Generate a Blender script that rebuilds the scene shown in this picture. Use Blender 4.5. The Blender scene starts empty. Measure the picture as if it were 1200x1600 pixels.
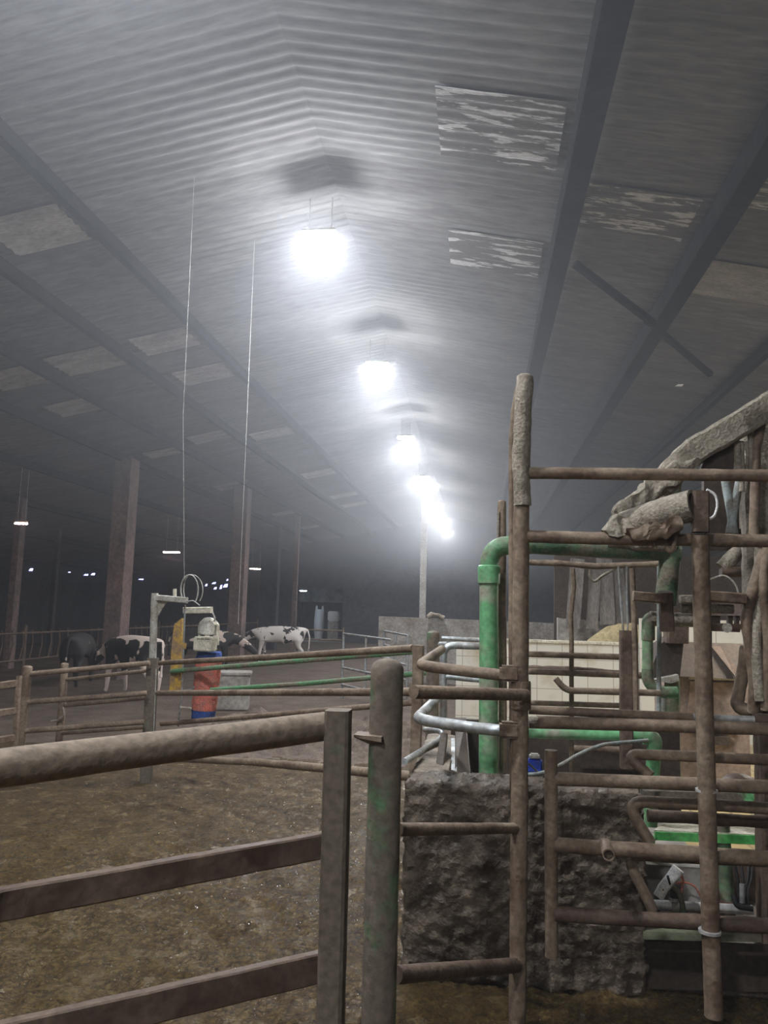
import bpy, bmesh, math, random
from mathutils import Vector, Matrix, noise as mnoise
S = bpy.context.scene
COL = S.collection
random.seed(7)

# ------------------------------------------------------------------ camera, world, exposure
YAW, PITCH, ROLL = 0.12827, 0.12681, 0.026
CAM = Vector((0, 0, 2.0))
F = 1200.0
ROT = Matrix.Rotation(YAW, 3, 'Z') @ Matrix.Rotation(math.pi/2 + PITCH, 3, 'X') @ Matrix.Rotation(ROLL, 3, 'Z')
cd = bpy.data.cameras.new('camera'); cam = bpy.data.objects.new('camera', cd); COL.objects.link(cam)
cam.matrix_world = Matrix.Translation(CAM) @ ROT.to_4x4()
cd.sensor_width = 36; cd.sensor_fit = 'AUTO'; cd.lens = 27.0; cd.clip_start = .05; cd.clip_end = 300
S.camera = cam
S.view_settings.view_transform = 'Standard'; S.view_settings.look = 'None'
S.view_settings.gamma = 1; S.view_settings.use_curve_mapping = False
S.view_settings.exposure = 0.0
HAZE, HAZE_LOW = 0.038, 0.003
LAMP = 1150.0          # emission of the ridge lamps
SIDE_LAMP = 80.0
w = bpy.data.worlds.new('night'); S.world = w; w.use_nodes = True
wn = w.node_tree.nodes; wl = w.node_tree.links
wn['Background'].inputs[0].default_value = (.06, .09, .2, 1); wn['Background'].inputs[1].default_value = .25
vs = wn.new('ShaderNodeVolumeScatter'); vs.inputs['Color'].default_value = (.86, .9, 1, 1)
vs.inputs['Density'].default_value = HAZE; vs.inputs['Anisotropy'].default_value = .0
wl.new(vs.outputs[0], wn['World Output'].inputs['Volume'])
w.cycles.volume_step_size = 4.0
S.cycles.volume_max_steps = 32
S.cycles.max_bounces = 4; S.cycles.diffuse_bounces = 3; S.cycles.glossy_bounces = 2; S.cycles.transmission_bounces = 2; S.cycles.volume_bounces = 0
S.cycles.use_adaptive_sampling = True; S.cycles.adaptive_threshold = .05; S.cycles.caustics_reflective = False; S.cycles.caustics_refractive = False
# damp haze, made denser under the roof to stand in for lens glare
wg = wn.new('ShaderNodeNewGeometry'); wsx = wn.new('ShaderNodeSeparateXYZ'); wmr = wn.new('ShaderNodeMapRange'); wmr.interpolation_type = 'SMOOTHSTEP'
wl.new(wg.outputs['Position'], wsx.inputs[0]); wl.new(wsx.outputs['Z'], wmr.inputs[0])
wmr.inputs[1].default_value = 2.5; wmr.inputs[2].default_value = 6.5; wmr.inputs[3].default_value = HAZE_LOW; wmr.inputs[4].default_value = HAZE
wl.new(wmr.outputs[0], vs.inputs['Density'])

# ------------------------------------------------------------------ measuring helpers
def ray(px, py): return ROT @ Vector(((px-600)/F, -(py-800)/F, -1))
def at(px, py, Y):
    d = ray(px, py); return CAM + d*(Y/d.y)
def at_z(px, py, z):
    d = ray(px, py); return CAM + d*((z-CAM.z)/d.z)
def size(px, Y): return px*Y/F

# ------------------------------------------------------------------ materials
MATS = {}
def dirty(name, base, dirt, amount=.5, scale=6, rough=.7, metal=0.0, bump=.3, bscale=None, rough_dirt=None, soft=.12, stretch=None, spec=.5):
    """base colour broken up by patches of dirt, with a bump; object-space noise"""
    if name in MATS: return MATS[name]
    m = bpy.data.materials.new(name); m.use_nodes = True; MATS[name] = m
    n = m.node_tree.nodes; l = m.node_tree.links; b = n['Principled BSDF']
    tc = n.new('ShaderNodeTexCoord'); src = tc.outputs['Object']
    if stretch:
        mp = n.new('ShaderNodeMapping'); mp.inputs['Scale'].default_value = stretch; l.new(src, mp.inputs[0]); src = mp.outputs[0]
    a = n.new('ShaderNodeTexNoise'); a.inputs['Scale'].default_value = scale; a.inputs['Detail'].default_value = 7; a.inputs['Roughness'].default_value = .62
    l.new(src, a.inputs['Vector'])
    r = n.new('ShaderNodeMapRange'); c = .5 + (.5-amount)*.45
    r.inputs[1].default_value = c-soft; r.inputs[2].default_value = c+soft; l.new(a.outputs[0], r.inputs[0])
    f = n.new('ShaderNodeTexNoise'); f.inputs['Scale'].default_value = (bscale or scale*7); f.inputs['Detail'].default_value = 5; l.new(src, f.inputs['Vector'])
    v = n.new('ShaderNodeMapRange'); v.inputs[1].default_value = .3; v.inputs[2].default_value = .7; v.inputs[3].default_value = .72; v.inputs[4].default_value = 1.28
    l.new(f.outputs[0], v.inputs[0])
    mx = n.new('ShaderNodeMix'); mx.data_type = 'RGBA'; mx.inputs[6].default_value = (*base, 1); mx.inputs[7].default_value = (*dirt, 1)
    l.new(r.outputs[0], mx.inputs[0])
    mu = n.new('ShaderNodeMix'); mu.data_type = 'RGBA'; mu.blend_type = 'MULTIPLY'; mu.inputs[0].default_value = 1
    l.new(mx.outputs[2], mu.inputs[6]); l.new(v.outputs[0], mu.inputs[7]); l.new(mu.outputs[2], b.inputs['Base Color'])
    rr = n.new('ShaderNodeMapRange'); rr.inputs[3].default_value = rough; rr.inputs[4].default_value = rough_dirt if rough_dirt is not None else .85
    l.new(r.outputs[0], rr.inputs[0]); l.new(rr.outputs[0], b.inputs['Roughness'])
    if metal:
        me = n.new('ShaderNodeMapRange'); me.inputs[3].default_value = metal; me.inputs[4].default_value = 0
        l.new(r.outputs[0], me.inputs[0]); l.new(me.outputs[0], b.inputs['Metallic'])
    b.inputs['Specular IOR Level'].default_value = spec
    if bump:
        bp = n.new('ShaderNodeBump'); bp.inputs['Strength'].default_value = bump; bp.inputs['Distance'].default_value = .012
        ad = n.new('ShaderNodeMath'); ad.operation = 'ADD'; l.new(a.outputs[0], ad.inputs[0]); l.new(f.outputs[0], ad.inputs[1])
        l.new(ad.outputs[0], bp.inputs['Height']); l.new(bp.outputs[0], b.inputs['Normal'])
    return m
def emit(name, col, strength):
    m = bpy.data.materials.new(name); m.use_nodes = True
    b = m.node_tree.nodes['Principled BSDF']; b.inputs['Base Color'].default_value = (*[min(c, 1) for c in col], 1)
    b.inputs['Emission Color'].default_value = (*col, 1); b.inputs['Emission Strength'].default_value = strength
    return m

m_mud   = dirty('caked_mud_steel', (.135,.088,.06), (.26,.2,.145), .55, 5, .55, 0, .5)
m_mudd  = dirty('dark_mud_steel', (.08,.048,.034), (.145,.102,.075), .5, 5, .5, 0, .5)
m_cake  = dirty('dried_splatter', (.2,.172,.135), (.34,.3,.245), .6, 9, .9, 0, .9)
m_galv  = dirty('galvanised_steel', (.48,.52,.55), (.24,.215,.185), .42, 5, .4, .7, .15)
m_chrome= dirty('polished_rod', (.85,.86,.88), (.4,.36,.32), .2, 4, .28, .6, .05)
m_greenp= dirty('green_painted_steel', (.1,.27,.13), (.2,.165,.13), .5, 6, .45, 0, .3)
m_rail  = dirty('mud_with_green_flecks', (.1,.2,.1), (.235,.185,.14), .93, 3.5, .55, 0, .6, 30, soft=.05)
m_mudgr = dirty('mud_over_green_paint', (.1,.2,.105), (.17,.14,.11), .78, 4.5, .5, 0, .45, soft=.06)
m_green = dirty('green_plastic_pipe', (.15,.4,.19), (.33,.31,.25), .36, 4, .35, 0, .1, soft=.08)
m_greenb= dirty('bright_green_plate', (.1,.5,.13), (.24,.24,.17), .22, 5, .4, 0, .15)
m_greend= dirty('dark_green_muddy_pipe', (.06,.15,.075), (.2,.17,.13), .5, 7, .6, 0, .5)
m_conc  = dirty('weathered_concrete', (.36,.34,.315), (.2,.175,.15), .45, 1.8, .9, 0, .4, 14)
m_block = dirty('splashed_concrete', (.065,.047,.034), (.17,.135,.1), .45, 6, .45, 0, 1.0, 45, soft=.14)
m_blktop= dirty('worn_concrete_top', (.3,.26,.21), (.16,.125,.1), .45, 4, .75, 0, .5, 30)
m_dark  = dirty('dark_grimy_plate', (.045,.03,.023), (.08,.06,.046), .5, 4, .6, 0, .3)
m_taupe = dirty('taupe_plastic', (.33,.25,.22), (.17,.135,.115), .4, 3, .5, 0, .1)
m_cream = dirty('cream_enamel', (.66,.63,.53), (.34,.3,.24), .3, 6, .5, 0, .1)
m_tile  = None
m_grey  = dirty('grey_plastic', (.5,.5,.46), (.3,.27,.22), .45, 8, .5, 0, .2)
m_hoseb = dirty('blue_grey_hose', (.3,.36,.37), (.26,.23,.19), .4, 9, .5, 0, .2)
m_white = dirty('white_plastic', (.9,.91,.92), (.65,.62,.6), .08, 12, .4, 0, .05)
m_black = dirty('black_rubber', (.02,.02,.022), (.06,.05,.045), .4, 9, .5, 0, .2)
m_blue  = dirty('blue_plastic', (.03,.08,.5), (.1,.1,.2), .2, 12, .35, 0, .05)
m_red   = dirty('red_hose', (.5,.16,.1), (.3,.18,.14), .3, 10, .5, 0, .1)
m_yell  = dirty('yellow_paint', (.62,.38,.05), (.3,.2,.12), .5, 14, .5, 0, .2)
m_bristr= dirty('red_bristles', (.72,.2,.15), (.45,.22,.18), .4, 14, .8, 0, 1.0)
m_bristb= dirty('blue_bristles', (.04,.12,.5), (.06,.09,.25), .35, 30, .8, 0, 1.0)
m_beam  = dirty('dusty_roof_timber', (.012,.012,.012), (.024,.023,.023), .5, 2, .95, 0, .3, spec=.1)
m_col   = dirty('rust_brown_column', (.2,.135,.12), (.12,.09,.085), .5, 1.5, .8, 0, .2)
m_pale  = dirty('pale_column', (.4,.39,.36), (.27,.25,.23), .4, 2, .8, 0, .2)
m_wood  = dirty('grey_boards', (.2,.18,.165), (.12,.105,.095), .45, 2, .8, 0, .3, stretch=(4,4,.6))
m_wire  = dirty('wire', (.5,.5,.48), (.3,.28,.25), .4, 8, .5, 0, 0)
m_straw = dirty('yellow_straw', (.52,.43,.24), (.36,.28,.15), .4, 12, .9, 0, 1.0, 60)
m_bed   = dirty('lumpy_mud', (.085,.06,.046), (.19,.145,.112), .4, 3.5, .75, 0, 1.0, 30, soft=.2)
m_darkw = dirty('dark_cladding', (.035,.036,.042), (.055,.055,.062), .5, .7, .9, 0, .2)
m_roof  = dirty('fibre_cement_sheet', (.2,.2,.205), (.145,.142,.145), .5, 1.3, .9, 0, .2, 10, stretch=(.35,2,.35))
m_sky   = dirty('fouled_skylight', (.62,.61,.6), (.38,.37,.36), .5, 1.6, .6, 0, .2, 20, soft=.1, stretch=(.6,2.5,.6))
m_skyr  = dirty('fouled_skylight_mottled', (.62,.62,.64), (.14,.135,.135), .6, 2.2, .6, 0, .2, 20, soft=.02, stretch=(.7,5.0,.7))
m_skyp  = dirty('fouled_skylight_grey', (.4,.385,.37), (.26,.25,.24), .5, 1.9, .7, 0, .2, 20, stretch=(1.0,3.2,1.0))
m_lampw = emit('lamp_white', (.95,.97,1.0), LAMP)
m_lampp = emit('lamp_pink', (1.0,.66,.6), SIDE_LAMP)

def floor_material():
    m = bpy.data.materials.new('wet_slurry_floor'); m.use_nodes = True
    n = m.node_tree.nodes; l = m.node_tree.links; b = n['Principled BSDF']
    tc = n.new('ShaderNodeTexCoord')
    def nz(s, d=6, r=.6):
        t = n.new('ShaderNodeTexNoise'); t.inputs['Scale'].default_value = s; t.inputs['Detail'].default_value = d; t.inputs['Roughness'].default_value = r
        l.new(tc.outputs['Object'], t.inputs['Vector']); return t
    big, mid, fine = nz(.55, 4), nz(5, 8, .7), nz(26, 6, .75)
    cr = n.new('ShaderNodeValToRGB'); e = cr.color_ramp.elements
    e[0].position = .3; e[0].color = (.088,.053,.022,1); e[1].position = .72; e[1].color = (.3,.2,.075,1)
    x = cr.color_ramp.elements.new(.5); x.color = (.17,.112,.045,1)
    l.new(mid.outputs[0], cr.inputs[0])
    c2 = n.new('ShaderNodeMix'); c2.data_type = 'RGBA'; c2.inputs[7].default_value = (.2,.14,.05,1)
    mr = n.new('ShaderNodeMapRange'); mr.inputs[1].default_value = .45; mr.inputs[2].default_value = .7; mr.inputs[4].default_value = .5
    l.new(big.outputs[0], mr.inputs[0]); l.new(mr.outputs[0], c2.inputs[0]); l.new(cr.outputs[0], c2.inputs[6])
    fv = n.new('ShaderNodeMapRange'); fv.inputs[1].default_value = .36; fv.inputs[2].default_value = .64; fv.inputs[3].default_value = .45; fv.inputs[4].default_value = 1.5
    l.new(fine.outputs[0], fv.inputs[0])
    c3 = n.new('ShaderNodeMix'); c3.data_type = 'RGBA'; c3.blend_type = 'MULTIPLY'; c3.inputs[0].default_value = 1; l.new(c2.outputs[2], c3.inputs[6]); l.new(fv.outputs[0], c3.inputs[7])
    # scattered pale specks, bits of straw painted in to imitate wet glints
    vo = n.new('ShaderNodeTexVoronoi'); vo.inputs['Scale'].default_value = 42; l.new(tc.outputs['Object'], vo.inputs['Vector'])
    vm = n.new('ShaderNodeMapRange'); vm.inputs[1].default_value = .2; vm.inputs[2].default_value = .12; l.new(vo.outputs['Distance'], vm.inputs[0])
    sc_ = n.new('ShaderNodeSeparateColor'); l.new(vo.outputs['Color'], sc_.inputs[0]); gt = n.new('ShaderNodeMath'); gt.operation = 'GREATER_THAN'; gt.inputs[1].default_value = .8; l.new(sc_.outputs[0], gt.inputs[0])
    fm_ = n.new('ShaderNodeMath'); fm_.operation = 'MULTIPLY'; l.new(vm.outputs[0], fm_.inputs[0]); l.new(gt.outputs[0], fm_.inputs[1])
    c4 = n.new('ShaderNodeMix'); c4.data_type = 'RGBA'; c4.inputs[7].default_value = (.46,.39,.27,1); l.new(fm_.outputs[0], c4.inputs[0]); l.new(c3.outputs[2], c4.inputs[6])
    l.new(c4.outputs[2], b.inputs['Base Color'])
    rg = n.new('ShaderNodeMapRange'); rg.inputs[1].default_value = .35; rg.inputs[2].default_value = .65; rg.inputs[3].default_value = .1; rg.inputs[4].default_value = .32; b.inputs['Specular IOR Level'].default_value = .7; b.inputs['Coat Weight'].default_value = .5; b.inputs['Coat Roughness'].default_value = .09
    l.new(mid.outputs[0], rg.inputs[0]); l.new(rg.outputs[0], b.inputs['Roughness'])
    ad = n.new('ShaderNodeMath'); ad.operation = 'ADD'; l.new(mid.outputs[0], ad.inputs[0])
    mm = n.new('ShaderNodeMath'); mm.operation = 'MULTIPLY'; mm.inputs[1].default_value = .8; l.new(fine.outputs[0], mm.inputs[0]); l.new(mm.outputs[0], ad.inputs[1])
    bp = n.new('ShaderNodeBump'); bp.inputs['Strength'].default_value = 1.0; bp.inputs['Distance'].default_value = .09
    l.new(ad.outputs[0], bp.inputs['Height']); l.new(bp.outputs[0], b.inputs['Normal']); l.new(bp.outputs[0], b.inputs['Coat Normal'])
    return m
m_floor = floor_material()
m_dry = dirty('dry_muck_floor', (.075,.055,.043), (.15,.115,.09), .5, 1.6, .9, 0, .8, 22, soft=.2, spec=.15)

def tile_material(name, c1, c2, mortar, w, h, rough=.35, dirt=(.35,.3,.2), amt=.3, axes='XZ', offset=0.0, msize=.006):
    m = bpy.data.materials.new(name); m.use_nodes = True
    n = m.node_tree.nodes; l = m.node_tree.links; b = n['Principled BSDF']
    tc = n.new('ShaderNodeTexCoord'); sp = n.new('ShaderNodeSeparateXYZ'); cb = n.new('ShaderNodeCombineXYZ')
    l.new(tc.outputs['Object'], sp.inputs[0]); l.new(sp.outputs[axes[0]], cb.inputs[0]); l.new(sp.outputs[axes[1]], cb.inputs[1])
    br = n.new('ShaderNodeTexBrick'); br.offset = offset; br.inputs['Scale'].default_value = 1
    br.inputs['Color1'].default_value = (*c1, 1); br.inputs['Color2'].default_value = (*c2, 1); br.inputs['Mortar'].default_value = (*mortar, 1)
    br.inputs['Brick Width'].default_value = w; br.inputs['Row Height'].default_value = h; br.inputs['Mortar Size'].default_value = msize
    l.new(cb.outputs[0], br.inputs['Vector'])
    nz = n.new('ShaderNodeTexNoise'); nz.inputs['Scale'].default_value = 2.5; nz.inputs['Detail'].default_value = 8; l.new(tc.outputs['Object'], nz.inputs['Vector'])
    mr = n.new('ShaderNodeMapRange'); c = .5+(.5-amt)*.45; mr.inputs[1].default_value = c-.1; mr.inputs[2].default_value = c+.15; l.new(nz.outputs[0], mr.inputs[0])
    mx = n.new('ShaderNodeMix'); mx.data_type = 'RGBA'; mx.inputs[7].default_value = (*dirt, 1)
    l.new(mr.outputs[0], mx.inputs[0]); l.new(br.outputs[0], mx.inputs[6]); l.new(mx.outputs[2], b.inputs['Base Color'])
    b.inputs['Roughness'].default_value = rough
    return m
m_tile = tile_material('white_wall_panels', (.72,.71,.66), (.66,.65,.6), (.36,.33,.29), .42, .5, .4, (.46,.39,.27), .22)
m_ftile = tile_material('yellow_floor_tiles', (.5,.4,.2), (.42,.33,.16), (.16,.12,.07), .2, .2, .3, (.28,.21,.11), .35, 'XY', 0, .012)

def cow_material(name, white, seed, amount, stain=(.62,.5,.44), nscale=2.1):
    m = bpy.data.materials.new(name); m.use_nodes = True
    n = m.node_tree.nodes; l = m.node_tree.links; b = n['Principled BSDF']
    tc = n.new('ShaderNodeTexCoord'); mp = n.new('ShaderNodeMapping'); mp.inputs['Location'].default_value = (seed, seed*.7, seed*1.3)
    l.new(tc.outputs['Object'], mp.inputs[0])
    nz = n.new('ShaderNodeTexNoise'); nz.inputs['Scale'].default_value = nscale; nz.inputs['Detail'].default_value = 2.5; l.new(mp.outputs[0], nz.inputs['Vector'])
    sp = n.new('ShaderNodeSeparateXYZ'); l.new(tc.outputs['Object'], sp.inputs[0])
    add = nz.outputs[0]
    if white == 'legs':     # white hind quarters, topline and legs as on the flank in view
        a = n.new('ShaderNodeMapRange'); a.inputs[1].default_value = .35; a.inputs[2].default_value = -.75; a.inputs[3].default_value = -.02; a.inputs[4].default_value = .12
        l.new(sp.outputs['X'], a.inputs[0])
        t = n.new('ShaderNodeMapRange'); t.inputs[1].default_value = 1.22; t.inputs[2].default_value = 1.34; t.inputs[4].default_value = .35; l.new(sp.outputs['Z'], t.inputs[0])
        u = n.new('ShaderNodeMapRange'); u.inputs[1].default_value = .6; u.inputs[2].default_value = .35; u.inputs[4].default_value = .3; l.new(sp.outputs['Z'], u.inputs[0])
        for q in (a, t, u):
            s = n.new('ShaderNodeMath'); s.operation = 'ADD'; l.new(add, s.inputs[0]); l.new(q.outputs[0], s.inputs[1]); add = s.outputs[0]
    mr = n.new('ShaderNodeMapRange'); c = .5+(.5-amount)*.4; mr.inputs[1].default_value = c-.012; mr.inputs[2].default_value = c+.012; l.new(add, mr.inputs[0])
    mx = n.new('ShaderNodeMix'); mx.data_type = 'RGBA'; mx.inputs[6].default_value = (.018,.016,.016,1); mx.inputs[7].default_value = (*stain, 1)
    l.new(mr.outputs[0], mx.inputs[0]); l.new(mx.outputs[2], b.inputs['Base Color']); b.inputs['Roughness'].default_value = .7
    return m

# ------------------------------------------------------------------ mesh helpers
def new_obj(name, bm, mat, parent=None, smooth=True):
    me = bpy.data.meshes.new(name); bmesh.ops.recalc_face_normals(bm, faces=bm.faces); bm.to_mesh(me); bm.free()
    if smooth:
        for p in me.polygons: p.use_smooth = True
        try: me.set_sharp_from_angle(angle=math.radians(40))
        except Exception: pass
    me.materials.append(mat)
    o = bpy.data.objects.new(name, me); COL.objects.link(o)
    if parent is not None:
        o.parent = parent; o.matrix_parent_inverse = Matrix.Translation(parent.location).inverted() if parent.rotation_euler[2] == 0 else parent.matrix_basis.inverted()
    return o
def tag(o, label, cat, group=None, kind=None):
    o['label'] = label; o['category'] = cat
    if group: o['group'] = group
    if kind: o['kind'] = kind
    return o
def thing(name, label, cat, loc, group=None, rz=0):
    o = bpy.data.objects.new(name, None); COL.objects.link(o); o.location = loc; o.rotation_euler = (0, 0, rz); o.empty_display_size = .1
    return tag(o, label, cat, group)
def struct(o): o['kind'] = 'structure'; return o

def fillet(pts, rad, n=6):
    """round the inner corners of a polyline; points are (Vector, r)"""
    if rad <= 0 or len(pts) < 3: return pts
    out = [pts[0]]
    for i in range(1, len(pts)-1):
        (a, ra), (b, rb), (c, rc) = pts[i-1], pts[i], pts[i+1]
        u = (a-b); v = (c-b); d = min(rad, u.length*.48, v.length*.48); u = u.normalized(); v = v.normalized()
        p0, p1 = b+u*d, b+v*d
        for k in range(n+1):
            t = k/n; out.append((p0*(1-t)**2 + b*2*t*(1-t) + p1*t*t, rb))
    out.append(pts[-1]); return out
def resample(pts, step):
    out = [pts[0]]
    for (a, ra), (b, rb) in zip(pts, pts[1:]):
        L = (b-a).length; n = max(1, int(L/step))
        for k in range(1, n+1): t = k/n; out.append((a.lerp(b, t), ra*(1-t)+rb*t))
    return out
def add_tube(bm, pts, r=None, seg=14, bend=0, lump=0, freq=9, caps=True, round_end=False, sq=None, hollow=False):
    """swept tube along pts (Vectors, or (Vector, r)); lump makes the caked irregular surface; sq=(w,h) sweeps a box section"""
    P = [(Vector(p[0]), p[1]) if (isinstance(p, tuple) and len(p) == 2) else (Vector(p), r) for p in pts]
    P = fillet(P, bend)
    if lump: P = resample(P, max(.022, P[0][1]*.7))
    if round_end:
        a, ra = P[-2]; b, rb = P[-1]; d = (b-a).normalized()
        for k in range(1, 5): t = k/4*math.pi/2; P.append((b+d*rb*.45*math.sin(t), max(rb*math.cos(t), .002)))
    rings = []; t0 = (P[1][0]-P[0][0]).normalized()
    up = Vector((0, 0, 1)) if abs(t0.z) < .9 else Vector((0, 1, 0))
    nx = t0.cross(up).normalized(); ny = nx.cross(t0).normalized(); prev = t0
    for i, (p, rr) in enumerate(P):
        t = (P[min(i+1, len(P)-1)][0]-P[max(i-1, 0)][0])
        t = t.normalized() if t.length > 1e-9 else prev
        q = prev.rotation_difference(t); nx = q @ nx; ny = q @ ny; prev = t
        ring = []
        if sq:
            w_, h_ = sq; sect = [(-w_/2, -h_/2), (w_/2, -h_/2), (w_/2, h_/2), (-w_/2, h_/2)]; c_ = min(w_, h_)*.12; s2 = []
            for (x, y) in sect:
                sx, sy = (1 if x > 0 else -1), (1 if y > 0 else -1)
                pr = [(x-sx*c_, y), (x, y-sy*c_)]
                if sx*sy > 0: pr = pr[::-1]
                s2 += pr
            sect = s2
        else: sect = [(rr*math.cos(2*math.pi*k/seg), rr*math.sin(2*math.pi*k/seg)) for k in range(seg)]
        for (x, y) in sect:
            v = p + nx*x + ny*y
            if lump:
                s = 1 + lump*(mnoise.noise(v*freq) + .5*mnoise.noise(v*freq*2.3)); v = p + (v-p)*s
            ring.append(bm.verts.new(v))
        rings.append(ring)
    n = len(rings[0])
    for a, b in zip(rings, rings[1:]):
        for k in range(n): bm.faces.new((a[k], a[(k+1) % n], b[(k+1) % n], b[k]))
    if caps:
        for ring, (p, rr) in ((rings[0], P[0]), (rings[-1], P[-1])):
            if hollow:
                inn = [bm.verts.new(p + (v.co-p)*.8) for v in ring]
                d = (P[1][0]-P[0][0]).normalized() if ring is rings[0] else (P[-2][0]-P[-1][0]).normalized()
                deep = [bm.verts.new(v.co + d*rr*1.6) for v in inn]
                for k in range(n):
                    bm.faces.new((ring[k], ring[(k+1) % n], inn[(k+1) % n], inn[k])); bm.faces.new((inn[k], inn[(k+1) % n], deep[(k+1) % n], deep[k]))
                bm.faces.new(deep)
            else: bm.faces.new(ring)
    return bm
def add_box(bm, c, s, rot=None, bev=0.0):
    g = bmesh.ops.create_cube(bm, size=1); vv = g['verts']
    for v in vv: v.co = Vector((v.co.x*s[0], v.co.y*s[1], v.co.z*s[2]))
    if bev:
        es = list({e for v in vv for e in v.link_edges}); r = bmesh.ops.bevel(bm, geom=es, offset=bev, segments=2, affect='EDGES'); vv = list({v for f in r['faces'] for v in f.verts} | {v for v in vv if v.is_valid})
    for v in vv:
        if rot is not None: v.co = rot @ v.co
        v.co += Vector(c)
    return bm
def add_lathe(bm, prof, c, seg=24, axis=None):
    c = Vector(c); q = Vector((0, 0, 1)).rotation_difference(Vector(axis).normalized()) if axis is not None else None
    rings = []
    for r, z in prof:
        ring = []
        for k in range(seg):
            v = Vector((r*math.cos(2*math.pi*k/seg), r*math.sin(2*math.pi*k/seg), z))
            ring.append(bm.verts.new(c + (q @ v if q else v)))
        rings.append(ring)
    for a, b in zip(rings, rings[1:]):
        for k in range(seg): bm.faces.new((a[k], a[(k+1) % seg], b[(k+1) % seg], b[k]))
    bm.faces.new(rings[0]); bm.faces.new(rings[-1])
    return bm
def add_quad_slab(bm, pts, d):
    """four or more corner points extruded by vector d"""
    d = Vector(d); a = [bm.verts.new(Vector(p)) for p in pts]; b = [bm.verts.new(Vector(p)+d) for p in pts]; n = len(a)
    bm.faces.new(a); bm.faces.new(b[::-1])
    for k in range(n): bm.faces.new((a[k], a[(k+1) % n], b[(k+1) % n], b[k]))
    return bm
def pipe(name, pts, d, mat, parent=None, **kw):
    """a pipe; pts are (pixel x, pixel y, distance Y) measured in the photo or Vectors; d its diameter in metres"""
    V = [at(*p) if not isinstance(p, Vector) else p for p in pts]
    return new_obj(name, add_tube(bmesh.new(), V, d/2, **kw), mat, parent)
def box(name, c, s, mat, parent=None, bev=0.0, rot=None):
    return new_obj(name, add_box(bmesh.new(), c, s, rot, bev), mat, parent)
def slab(name, pts, d, mat, parent=None):
    V = [at(*p) if not isinstance(p, Vector) else p for p in pts]
    return new_obj(name, add_quad_slab(bmesh.new(), V, d), mat, parent, smooth=False)
def part_label(o, t): o['label'] = t; return o

# ------------------------------------------------------------------ the building
XL, XR, Y0, Y1 = -21.0, 13.0, -13.0, 58.0
RX, RZ, RT = -2.0, 7.6, .2
def roof_z(x): return RZ - RT*abs(x-RX)
def corrugated(x0, x1, y0, y1, dz, amp=.013, pitch=.177, nx=2, sub=8):
    bm = bmesh.new(); n = int((y1-y0)/pitch*sub); rows = []
    for j in range(n+1):
        y = y0+(y1-y0)*j/n; z = amp*math.cos(2*math.pi*y/pitch)
        rows.append([bm.verts.new((x0+(x1-x0)*i/nx, y, roof_z(x0+(x1-x0)*i/nx)+z+dz)) for i in range(nx+1)])
    for a, b in zip(rows, rows[1:]):
        for i in range(nx): bm.faces.new((a[i], a[i+1], b[i+1], b[i]))
    return bm
struct(new_obj('ceiling', corrugated(XL, RX, Y0, Y1, .05), m_roof))
struct(new_obj('ceiling', corrugated(RX, XR, Y0, Y1, .05), m_roof))
# the floor, its near part churned into slurry
def floor_mesh():
    bm = bmesh.new()
    xs = [XL, -14, -9, -6]; x = -4.6
    while x < 2.3: xs.append(x); x += (.022 if -2.6 < x < 2.0 else .04)
    xs += [3, 5, 8, XR]
    ys = [Y0, -6, -1.5, .5]; y = 2.3
    while y < 11: ys.append(y); y += .019 if y < 5.2 else (.028 if y < 6.6 else .05)
    ys += [12, 13.5, 15, 18, 24, 34, 46, Y1]
    g = []
    for y in ys:
        row = []
        for x in xs:
            k = max(0, min(1, (x+4.6)/.8, (2.3-x)/.5, (y-2.3)/.3, (11-y)/1.5))
            v = Vector((x, y, 0))
            z = .016*mnoise.noise(v*1.3) + .016*mnoise.noise(v*5) + .022*mnoise.noise(Vector((x*11, y*11, 3.1))) + .022*abs(mnoise.noise(Vector((x*19, y*19, 7.3)))) + .012*mnoise.noise(Vector((x*37, y*37, 1.3)))
            # raked grooves of the scraped slats, away from the deep slurry
            s = max(0, min(1, (y-6.2)/1.0)); z = z*(1-.6*s)
            gx = (x+.05*mnoise.noise(v*2))/.16
            z -= s*.016*max(0, math.cos(2*math.pi*gx))**8
            gy = (y + .25*x + .1*mnoise.noise(v*1.1))/.36
            z -= max(0, min(1, (y-4.8)/1.2))*.012*max(0, math.cos(2*math.pi*gy))**6
            row.append(bm.verts.new((x, y, z*k-.012)))
        g.append(row)
    for a, b in zip(g, g[1:]):
        for i in range(len(xs)-1): bm.faces.new((a[i], a[i+1], b[i+1], b[i]))
    for f in bm.faces:
        c = f.calc_center_median()
        if c.y > 10.6 + .5*mnoise.noise(Vector((c.x*1.2, 0, 0))) and c.x < 1.5: f.material_index = 1
    return bm
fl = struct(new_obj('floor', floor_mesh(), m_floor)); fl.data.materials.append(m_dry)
def wall(name, x0, x1, y0, y1, z0, z1, mat): return struct(box(name, ((x0+x1)/2, (y0+y1)/2, (z0+z1)/2), (abs(x1-x0), abs(y1-y0), z1-z0), mat))
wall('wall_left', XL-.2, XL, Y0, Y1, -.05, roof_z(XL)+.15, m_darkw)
wall('wall_right', XR, XR+.2, Y0, Y1, -.05, roof_z(XR)+.15, m_darkw)
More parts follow.
